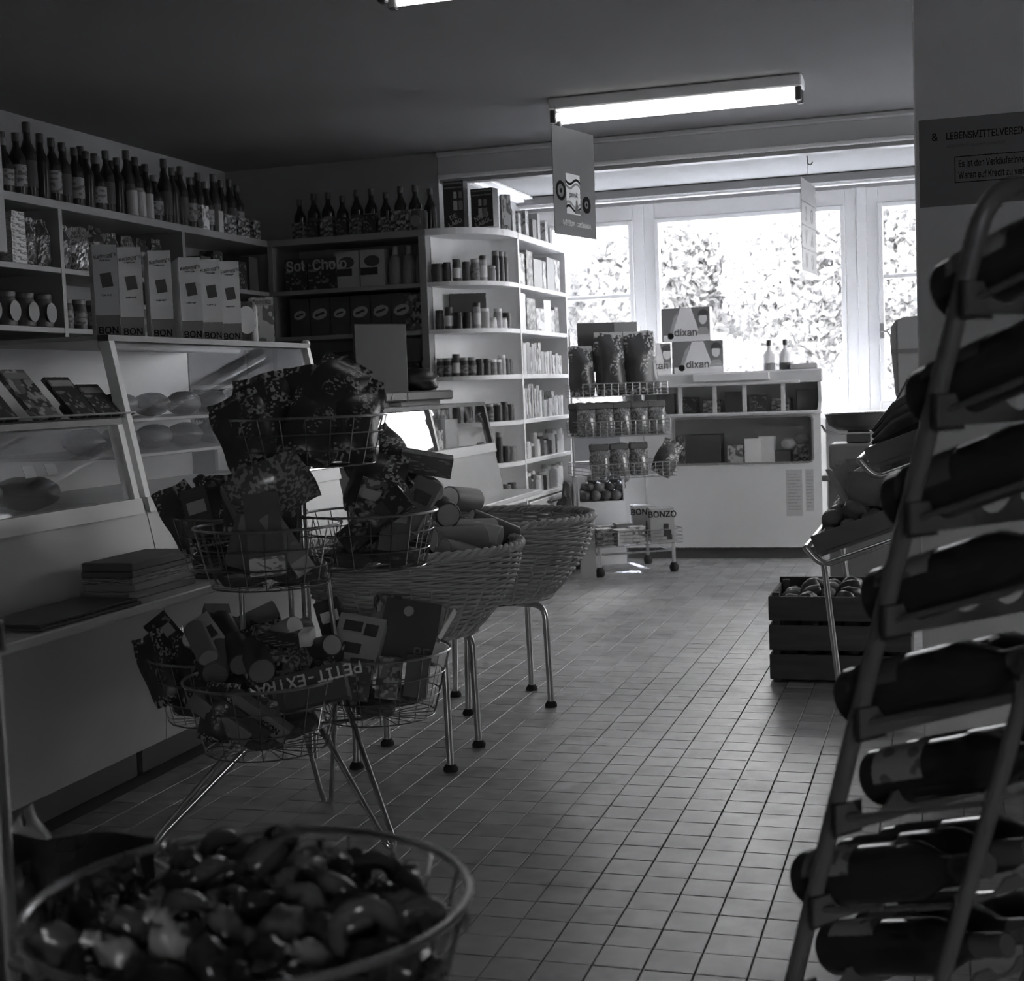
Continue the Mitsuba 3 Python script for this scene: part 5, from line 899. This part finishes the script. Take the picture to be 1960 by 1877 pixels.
for i, (x, y, r, m) in enumerate([(-0.13, 5.00, 0.08, 'm_veg_light'), (-0.10, 5.20, 0.075, 'm_veg_light'), (-0.05, 5.40, 0.08, 'm_veg_light')]):
    q = T1@np.array([0.215+0.01*i, y, 0.125, 1])
    t = thing('cabbage', f'pale leafy cabbage, {("nearest", "second", "farthest")[i]} of three at the back of the lower tray', 'cabbage'); part(t, 'heart', blob((r, r, r*0.85), 210+i, 0.1, 3), m, M4(None, q[:3]+[0, 0, 0.03]), 60)
    for a in range(5):
        lf = bag(0.13, 0.14, 0.012, 220+i*5+a, 9, 9, 0.6, 0.02); part(t, 'leaf', lf, m, M4(rz(a*1.256)@rx(0.5), q[:3]+rz(a*1.256)@np.array([0, -r*0.95, -0.06])+[0, 0, 0.03]), True)
single('carton', uvbox(0.06, 0.08, 0.07), 'm_card_light', 'small pale carton at the rear left edge of the lower vegetable tray', 'carton', None, M4(rz(0.5), (T1@np.array([0.20, 5.38, 0.10, 1]))[:3]))
for i in range(6):
    y = 4.86+i*0.11; q = T2@np.array([0.04, y, 0.055, 1])
    t = thing('leek', f'dark leafy bunch, {ORD[i]} from the pillar on the upper vegetable tray', 'vegetable', 'dark bunches on the upper tray')
    for a in range(4):
        p0 = q[:3]+[-0.02, r5.uniform(-.03, .03), 0.02*a]; p1 = p0+[0.16, r5.uniform(-.03, .03), 0.085+0.012*a]; p2 = p0+[0.30, r5.uniform(-.04, .04), 0.15]
        part(t, 'stalk', tube([p0, (p0+p1)/2+[0, 0, 0.012], p1, p2], np.array([0.006, 0.026, 0.030, 0.02]), 7), 'm_veg_dark', None, 50)
cr_ = thing('crate', 'dark slatted wooden crate of potatoes on the floor under the vegetable rack', 'crate')
CX0, CX1, CY0, CY1 = -0.64, -0.13, 5.22, 5.62
for k, (z0, z1) in enumerate(((0.012, 0.105), (0.122, 0.215), (0.232, 0.322))):
    part(cr_, 'slat', span(CX0, CX1, CY0, CY0+0.012, z0, z1, 0.002), 'm_wood'); part(cr_, 'slat', span(CX0, CX1, CY1-0.012, CY1, z0, z1+0.02, 0.002), 'm_wood')
    for x in (CX0, CX1-0.012): part(cr_, 'slat', span(x, x+0.012, CY0+0.013, CY1-0.013, z0, z1, 0.002), 'm_wood')
for x in (CX0+0.013, CX1-0.04):
    for y in (CY0+0.013, CY1-0.04): part(cr_, 'corner_post', span(x, x+0.027, y, y+0.027, 0.0, 0.335, 0.002), 'm_wood')
for j in range(4): part(cr_, 'bottom_board', span(CX0+0.013, CX1-0.013, CY0+0.02+j*0.09, CY0+0.10+j*0.09, 0.012, 0.022), 'm_wood')
part(cr_, 'potato_fill', cat(*[moved(blob((0.045, 0.036, 0.034), 260+k, 0.15, 1), rand_rot(r5), (CX0+0.07+0.075*(k % 6), CY0+0.065+0.07*((k//6) % 5), 0.07+0.06*(k//30))) for k in range(90)]), 'm_veg_dark', None, 60, 'buried potatoes', 'stuff')
for k in range(34):
    i, j = k % 6, (k//6) % 5; lay = k//30
    x, y = CX0+0.07+0.072*i+r5.uniform(-.008, .008), CY0+0.06+0.068*j+r5.uniform(-.008, .008)
    single('potato', pot[k % 4], ('m_veg_mid', 'm_veg_dark')[k % 2], 'potato on top of the dark slatted crate', 'potato', 'potatoes heaped in the slatted crate', M4(rand_rot(r5), (x, y, 0.268+0.05*math.exp(-((i-2)**2+(j-2.5)**2)/4)+0.02*(k % 2))))
# ------------------------------------------------------------------ notice on the pillar, hanging signs, ceiling hook
YP = 4.2995
pn = thing('notice', 'grey paper notice with German lettering on the pillar above the bottle rack', 'notice')
part(pn, 'sheet', span(-0.062, 0.46, YP-0.0015, YP, 1.607, 1.856), 'm_card_mid', None)
def ptxt(s, x, z, h, m='m_ink', bold=True, squeeze=1.0, nm='lettering'):
    part(pn, nm, text(s, h, 0.0006, bold, False), m, M4(basis((1, 0, 0), (0, 0, 1))@np.diag([squeeze, 1, 1]), (x, YP-0.0016, z)))
ptxt('LEBENSMITTELVEREIN', 0.012, 1.795, 0.0195, 'm_ink', True, 0.72)
ptxt('&', -0.028, 1.795, 0.020)
ptxt('Allgemeine Konsumgenossenschaft', 0.015, 1.772, 0.0085, 'm_ink_mid', False, 0.8)
part(pn, 'frame_line', cat(span(0.035, 0.42, YP-0.0024, YP-0.0015, 1.743, 1.7455), span(0.035, 0.42, YP-0.0024, YP-0.0015, 1.670, 1.6725), span(0.035, 0.0375, YP-0.0024, YP-0.0015, 1.6725, 1.743), span(0.4175, 0.42, YP-0.0024, YP-0.0015, 1.6725, 1.743)), 'm_ink')
ptxt('Es ist den Verkäuferinnen verboten', 0.045, 1.715, 0.0185, 'm_ink', True, 0.62)
ptxt('Waren auf Kredit zu verkaufen', 0.045, 1.682, 0.0185, 'm_ink', True, 0.62)
ps = thing('hanging_sign', 'dark hanging card with a white detergent pack printed on it, below the lamp', 'sign')
PA, PB = np.array([-1.689, 6.25]), np.array([-1.588, 6.63]); PU = np.r_[(PB-PA)/np.linalg.norm(PB-PA), 0]; PN = np.array([PU[1], -PU[0], 0]); PW = np.linalg.norm(PB-PA)
def onp(s, z, d=0.0): return np.r_[PA, 0]+PU*s+np.array([0, 0, z])+PN*d
PR = np.stack([PU, -PN, [0, 0, 1.0]], 1)
z0p, z1p = 1.825, 2.316
part(ps, 'card', bx(PW, 0.003, z1p-z0p, (PW/2, 0, (z1p-z0p)/2)), 'm_sign', M4(PR, onp(0, z0p)))
part(ps, 'string', cat(tube([onp(0.04, z1p-0.005), onp(0.04, 2.40)], 0.0012, 4), tube([onp(PW-0.03, z1p-0.005), onp(PW-0.03, 2.445)], 0.0012, 4)), 'm_card_mid')
def pprint(nm, poly, m, d=0.0025, lab=None): part(ps, nm, extrude_xz(poly, -d, -0.0016), m, M4(PR, onp(0, z0p)), label=lab)
pprint('pack', shapely.box(0.115, 0.10, 0.245, 0.285), 'm_paper', 0.0022, 'white printed pack')
def wave(z, t, m, d, ph=0.0):
    xs = np.linspace(0.113, 0.247, 24); up = [(x, z+0.012*math.sin((x-0.115)/0.13*2*PI+ph)) for x in xs]; pprint('wave', shapely.Polygon(up+[(x, y-t) for x, y in up[::-1]]), m, d)
wave(0.255, 0.012, 'm_ink', 0.0030, PI); wave(0.236, 0.012, 'm_card_mid', 0.0030, PI); wave(0.150, 0.012, 'm_card_mid', 0.0030, 0.6); wave(0.132, 0.012, 'm_ink', 0.0030, 0.6)
part(ps, 'lettering', text('persil', 0.022, 0.0008, True), 'm_ink_mid', M4(basis(PU, (0, 0, 1)), onp(0.182, z0p+0.180, 0.0026)))
pprint('flower', shapely.Point(0.065, 0.20).buffer(0.045).difference(shapely.Point(0.065, 0.20).buffer(0.030)).union(shapely.Point(0.065, 0.20).buffer(0.010)), 'm_ink', 0.0028)
pprint('flower', shapely.Point(0.305, 0.155).buffer(0.040).difference(shapely.Point(0.305, 0.155).buffer(0.018)).union(shapely.Point(0.305, 0.155).buffer(0.008)), 'm_ink', 0.0028)
pprint('figure', shapely.Polygon([(0.19, 0.105), (0.205, 0.165), (0.215, 0.17), (0.222, 0.12), (0.275, 0.125), (0.275, 0.105)]), 'm_card_dark', 0.0034)
part(ps, 'lettering', text('40 Bon cadeaux', 0.026, 0.0008, False), 'm_paper', M4(basis(PU, (0, 0, 1)), onp(PW/2+0.01, z0p+0.045, 0.0016)))
hs = thing('hanging_sign', 'pale edge-on printed sheet hanging from a hook before the right window post', 'sign')
QA, QB = np.array([-0.775, 8.3]), np.array([-0.735, 8.78]); QU = np.r_[(QB-QA)/np.linalg.norm(QB-QA), 0]; QN = np.array([QU[1], -QU[0], 0]); QW = np.linalg.norm(QB-QA); QR = np.stack([QU, -QN, [0, 0, 1.0]], 1)
part(hs, 'sheet', bx(QW, 0.003, 0.53, (QW/2, 0, 0.265)), 'm_card_mid', M4(QR, np.r_[QA, 1.745]))
for z in (0.13, 0.265, 0.40): part(hs, 'rule_line', bx(QW*0.98, 0.0012, 0.006, (QW/2, -0.0022, z)), 'm_card_dark', M4(QR, np.r_[QA, 1.745]))
for i, c in enumerate(('N', 'O', 'V', 'A', 'I', 'O')): part(hs, 'lettering', text(c, 0.08, 0.001, True), 'm_card_dark', M4(basis(QU, (0, 0, 1)), np.r_[QA, 1.745]+QU*(0.15+0.19*(i % 2))+QN*0.0016+np.array([0, 0, 0.025+0.135*(i//2)])))
part(hs, 'string', tube([np.r_[(QA+QB)/2, 2.27], np.r_[(QA+QB)/2, 2.39]], 0.0012, 4), 'm_card_mid')
single('ceiling_hook', tube(bend([(-0.755, 8.54, 2.427), (-0.755, 8.54, 2.38), (-0.735, 8.54, 2.372), (-0.725, 8.54, 2.388)], 0.012), 0.004, 6), 'm_card_dark', 'small dark metal hook in the bright recess ceiling before the window', 'hook')

# ------------------------------------------------------------------ leaning bottle rack at the right, bottles lying in notched shelves
ER, EN = np.array([0.643, 0.766, 0]), np.array([0.766, -0.643, 0]); PB0 = np.array([-0.104, 1.766, 0])
def W(r, n, z): return PB0+ER*r+EN*n+np.array([0, 0, z])
def pole_n(z): return 0.330*(z-0.728)
wr_ = thing('bottle_rack', 'leaning dark tube rack with notched shelves of lying wine bottles at the right edge', 'rack')
LEN = 0.56
part(wr_, 'pole', tube(bend([W(0, pole_n(0.0), 0.0), W(0, pole_n(1.33), 1.33), W(LEN, pole_n(1.355), 1.355), W(LEN, pole_n(0.0), 0.0)], 0.055, 8), 0.0115, 12), 'm_pole', None, 50)
for r in (0.0, LEN): part(wr_, 'rear_pole', tube([W(r, pole_n(0.0)+0.222, 0.0), W(r, pole_n(1.16)+0.222, 1.16)], 0.0095, 10), 'm_pole', None, 50)
TAN = math.tan(math.radians(18.5)); bd = EN*math.cos(math.radians(18.5))+np.array([0, 0, math.sin(math.radians(18.5))])
lv = [1.228, 1.104, 0.979, 0.853, 0.721, 0.590, 0.457, 0.325]
BR_ = 0.038
notch = [0.048+0.082*k for k in range(6)]
P1 = shapely.box(-0.018, -0.036, LEN+0.018, 0.0); P2 = shapely.box(-0.01, -0.022, LEN+0.01, -0.004)
for r in notch: P1 = P1.difference(shapely.Point(r, 0.018).buffer(0.0405)); P2 = P2.difference(shapely.Point(r, 0.016).buffer(0.034))
WRm = np.stack([ER, EN, [0, 0, 1.0]], 1)
def plate(poly, n, z, m, nm, th=0.003):
    mm = trimesh.creation.extrude_polygon(poly, th, engine='earcut'); mm.apply_transform(np.array([[1, 0, 0, 0], [0, 0, -1, th], [0, 1, 0, 0], [0, 0, 0, 1.0]]))
    return part(wr_, nm, mm, m, M4(WRm, W(0, n, z)))
bprof = lathe([(0, 0.012), (0.022, 0.004), (BR_*0.93, 0.0), (BR_, 0.006), (BR_, 0.185), (BR_*0.94, 0.205), (BR_*0.62, 0.232), (0.016, 0.252), (0.0135, 0.30), (0.0155, 0.301), (0.015, 0.31), (0, 0.31)], 28)
bs = shape(bprof, 50); bl = shape(trimesh.Trimesh(*(lambda m: (m.vertices, m.faces))(lathe([(BR_+0.0006, 0.03), (BR_+0.0009, 0.031), (BR_+0.0009, 0.115), (BR_+0.0006, 0.116)], 28)), process=False), 50)
def part_label(a0, a1, z0, z1, n=14):
    a = np.linspace(a0, a1, n); v, f = [], []
    for q in a: v += [((BR_+0.0009)*math.cos(q), (BR_+0.0009)*math.sin(q), z0), ((BR_+0.0009)*math.cos(q), (BR_+0.0009)*math.sin(q), z1)]
    for i in range(n-1): f += [(2*i, 2*i+2, 2*i+3), (2*i, 2*i+3, 2*i+1)]
    return trimesh.Trimesh(v, f, process=False)
bl = shape(part_label(-1.25, 1.25, 0.028, 0.115), True); cap_ = shape(lathe([(0.0150, 0.262), (0.0158, 0.263), (0.0160, 0.309), (0.014, 0.312), (0, 0.312)], 16), 50)
r6 = np.random.default_rng(21)
rowname = ['top', 'second', 'third', 'fourth', 'fifth', 'sixth', 'seventh', 'lowest']
for li, z in enumerate(lv):
    n = pole_n(z)
    plate(P1, n+0.014, z, 'm_pole', 'front_shelf'); part(wr_, 'end_tab', cat(bx(0.05, 0.004, 0.042, (0.004, 0, -0.020))), 'm_black', M4(WRm, W(0, n+0.0125, z)))
    plate(P2, n+0.222+0.014, z+0.073, 'm_pole', 'rear_shelf')
    for r in (0.0, LEN): part(wr_, 'side_bar', tube([W(r, n+0.01, z-0.02), W(r, n+0.228, z+0.05)], 0.004, 6), 'm_pole')
    for k, r in enumerate(notch):
        if not (1, 1, 1, 1, 3, 6, 7, 14)[li] >> k & 1: continue
        axis = W(r, n+0.0155, z+0.0175)      # a point of the bottle's axis at the front shelf
        base = axis-bd*(0.075+r6.uniform(-0.006, 0.006)); u = np.cross(bd, [0, 0, 1.0]); u /= np.linalg.norm(u); up = np.cross(u, bd)
        sp = r6.uniform(-0.5, 0.5) if k else (0.1, -0.1, 0.35, 0.0, 0.1, 0.0, 0.15, 0.0)[li]
        cs, sn = math.cos(sp), math.sin(sp); to = M4(np.stack([up*cs+u*sn, np.cross(bd, up*cs+u*sn), bd], 1), base)
        t = thing('wine_bottle', f'dark lying wine bottle, {ORD[k]} place of the {rowname[li]} shelf of the leaning rack', 'bottle', 'wine bottles in the leaning rack')
        part(t, 'glass', bs, 'm_bottle', to); part(t, 'label', bl, ('m_label_dark', 'm_label')[(li+k) % 3 == 0 or (li == 7 and k == 1)], to); part(t, 'capsule', cap_, ('m_cap', 'm_card_mid')[(li*3+k) % 4 == 0], to)

# ------------------------------------------------------------------ round wire basket of wrapped sweets in the near left corner
CCX, CCY, CZ = -0.622, 1.137, 0.668
cs_ = thing('sweets_stand', 'wire basket stand in the near left corner, its basket heaped with wrapped sweets', 'display stand')
b = wire_basket(cs_, (CCX, CCY), 0.2035, 0.165, CZ, 0.13, 22, 2, 1.15)
part(cs_, 'pole', tube([(-0.985, 1.255, 0.0), (-0.985, 1.255, 0.875)], 0.013, 12), 'm_chrome', None, 50)
part(cs_, 'arm', tube([(-0.985, 1.255, 0.53), (CCX, CCY, 0.53)], 0.008, 8), 'm_chrome')
for a in (0.4, 2.5, 4.6): part(cs_, 'leg', tube(bend([(-0.985+0.02*math.cos(a), 1.25+0.02*math.sin(a), 0.35), (-0.985+0.36*math.cos(a), 1.25+0.36*math.sin(a), 0.008)], 0.03), 0.009, 8), 'm_chrome')
part(cs_, 'pole_cap', lathe([(0, 0), (0.019, 0), (0.019, 0.03), (0.012, 0.036), (0, 0.036)], 14), 'm_black', M4(None, (-0.985, 1.255, 0.87)), 50)
lowb = wire_basket(cs_, (-1.10, 1.42), 0.2, 0.16, 0.52, 0.13, 20, 2, 1.1)
part(cs_, 'lower_arm', tube([(-0.985, 1.255, 0.385), (-1.10, 1.42, 0.385)], 0.008, 8), 'm_chrome')
for i, (a, q) in enumerate(((0.2, 0.10), (1.8, 0.10), (3.3, 0.10), (5.0, 0.10), (0, 0.0))):
    single('bag', shape(bag(0.15, 0.2, 0.09, 300+i), True), 'm_card_black', f'black bag in the shadowed basket at the lower left edge, {ORD[i]} of five', 'bag', 'black bags at the lower left edge', M4(rz(a)@rx(-0.2), (-1.10+q*math.cos(a), 1.42+q*math.sin(a), 0.40)))
def candy(k):
    core = blob((0.027, 0.017, 0.016), 400+k, 0.32, 2, 3.0)
    fans = []
    for s in (-1, 1):
        n = 9; a = np.linspace(-0.9, 0.9, n); v = [(s*0.022, 0, 0)]; 
        for i, t in enumerate(a): v.append((s*(0.022+0.019*math.cos(t)), 0.019*math.sin(t), 0.005*(-1)**i))
        f = [(0, i+1, i+2) for i in range(n-1)]; f += [(0, i+2, i+1) for i in range(n-1)]
        fans.append(trimesh.Trimesh(v, f, process=False))
    return cat(core, *fans)
cshape = [shape(candy(k), 60) for k in range(4)]
ringc = shape(tube(ring(0.024, 0, 20), 0.010, 8, True), 50)
r7 = np.random.default_rng(33)
P = np.stack([r7.uniform(-0.15, 0.15, 250), r7.uniform(-0.15, 0.15, 250), r7.uniform(-0.10, 0.03, 250)], 1)
for it in range(160):                                               # push the sweets apart inside the heaped basket
    D = P[:, None]-P[None]; L = np.linalg.norm(D, axis=2)+np.eye(len(P)); push = np.clip(0.040-L, 0, None)*(1-np.eye(len(P)))
    P += 0.35*(D/L[..., None]*push[..., None]).sum(1); P[:, 2] -= 0.0006
    rr = np.linalg.norm(P[:, :2], axis=1); lim = 0.172+0.2*np.minimum(P[:, 2], 0); P[:, :2] *= np.minimum(1, lim/np.maximum(rr, 1e-6))[:, None]
    P[:, 2] = np.clip(P[:, 2], -0.105, 0.030*(1-(rr/0.19)**2)-0.002)
for k, q in enumerate(P):
    tone = ('m_candy_dark', 'm_candy_dark', 'm_candy_mid', 'm_candy_dark', 'm_candy_mid', 'm_candy_light', 'm_candy_dark')[int(r7.integers(0, 7))]
    p = (CCX+q[0], CCY+q[1], CZ+q[2]+0.005)
    if k % 5 == 0: single('ring_sweet', ringc, 'm_candy_mid', 'round ring shaped sweet in the near wire basket', 'sweet', 'ring sweets in the near basket', M4(rand_rot(r7), p))
    else: single('wrapped_sweet', cshape[k % 4], tone, 'wrapped sweet with twisted ends in the near wire basket', 'sweet', 'wrapped sweets in the near basket', M4(rand_rot(r7), p))
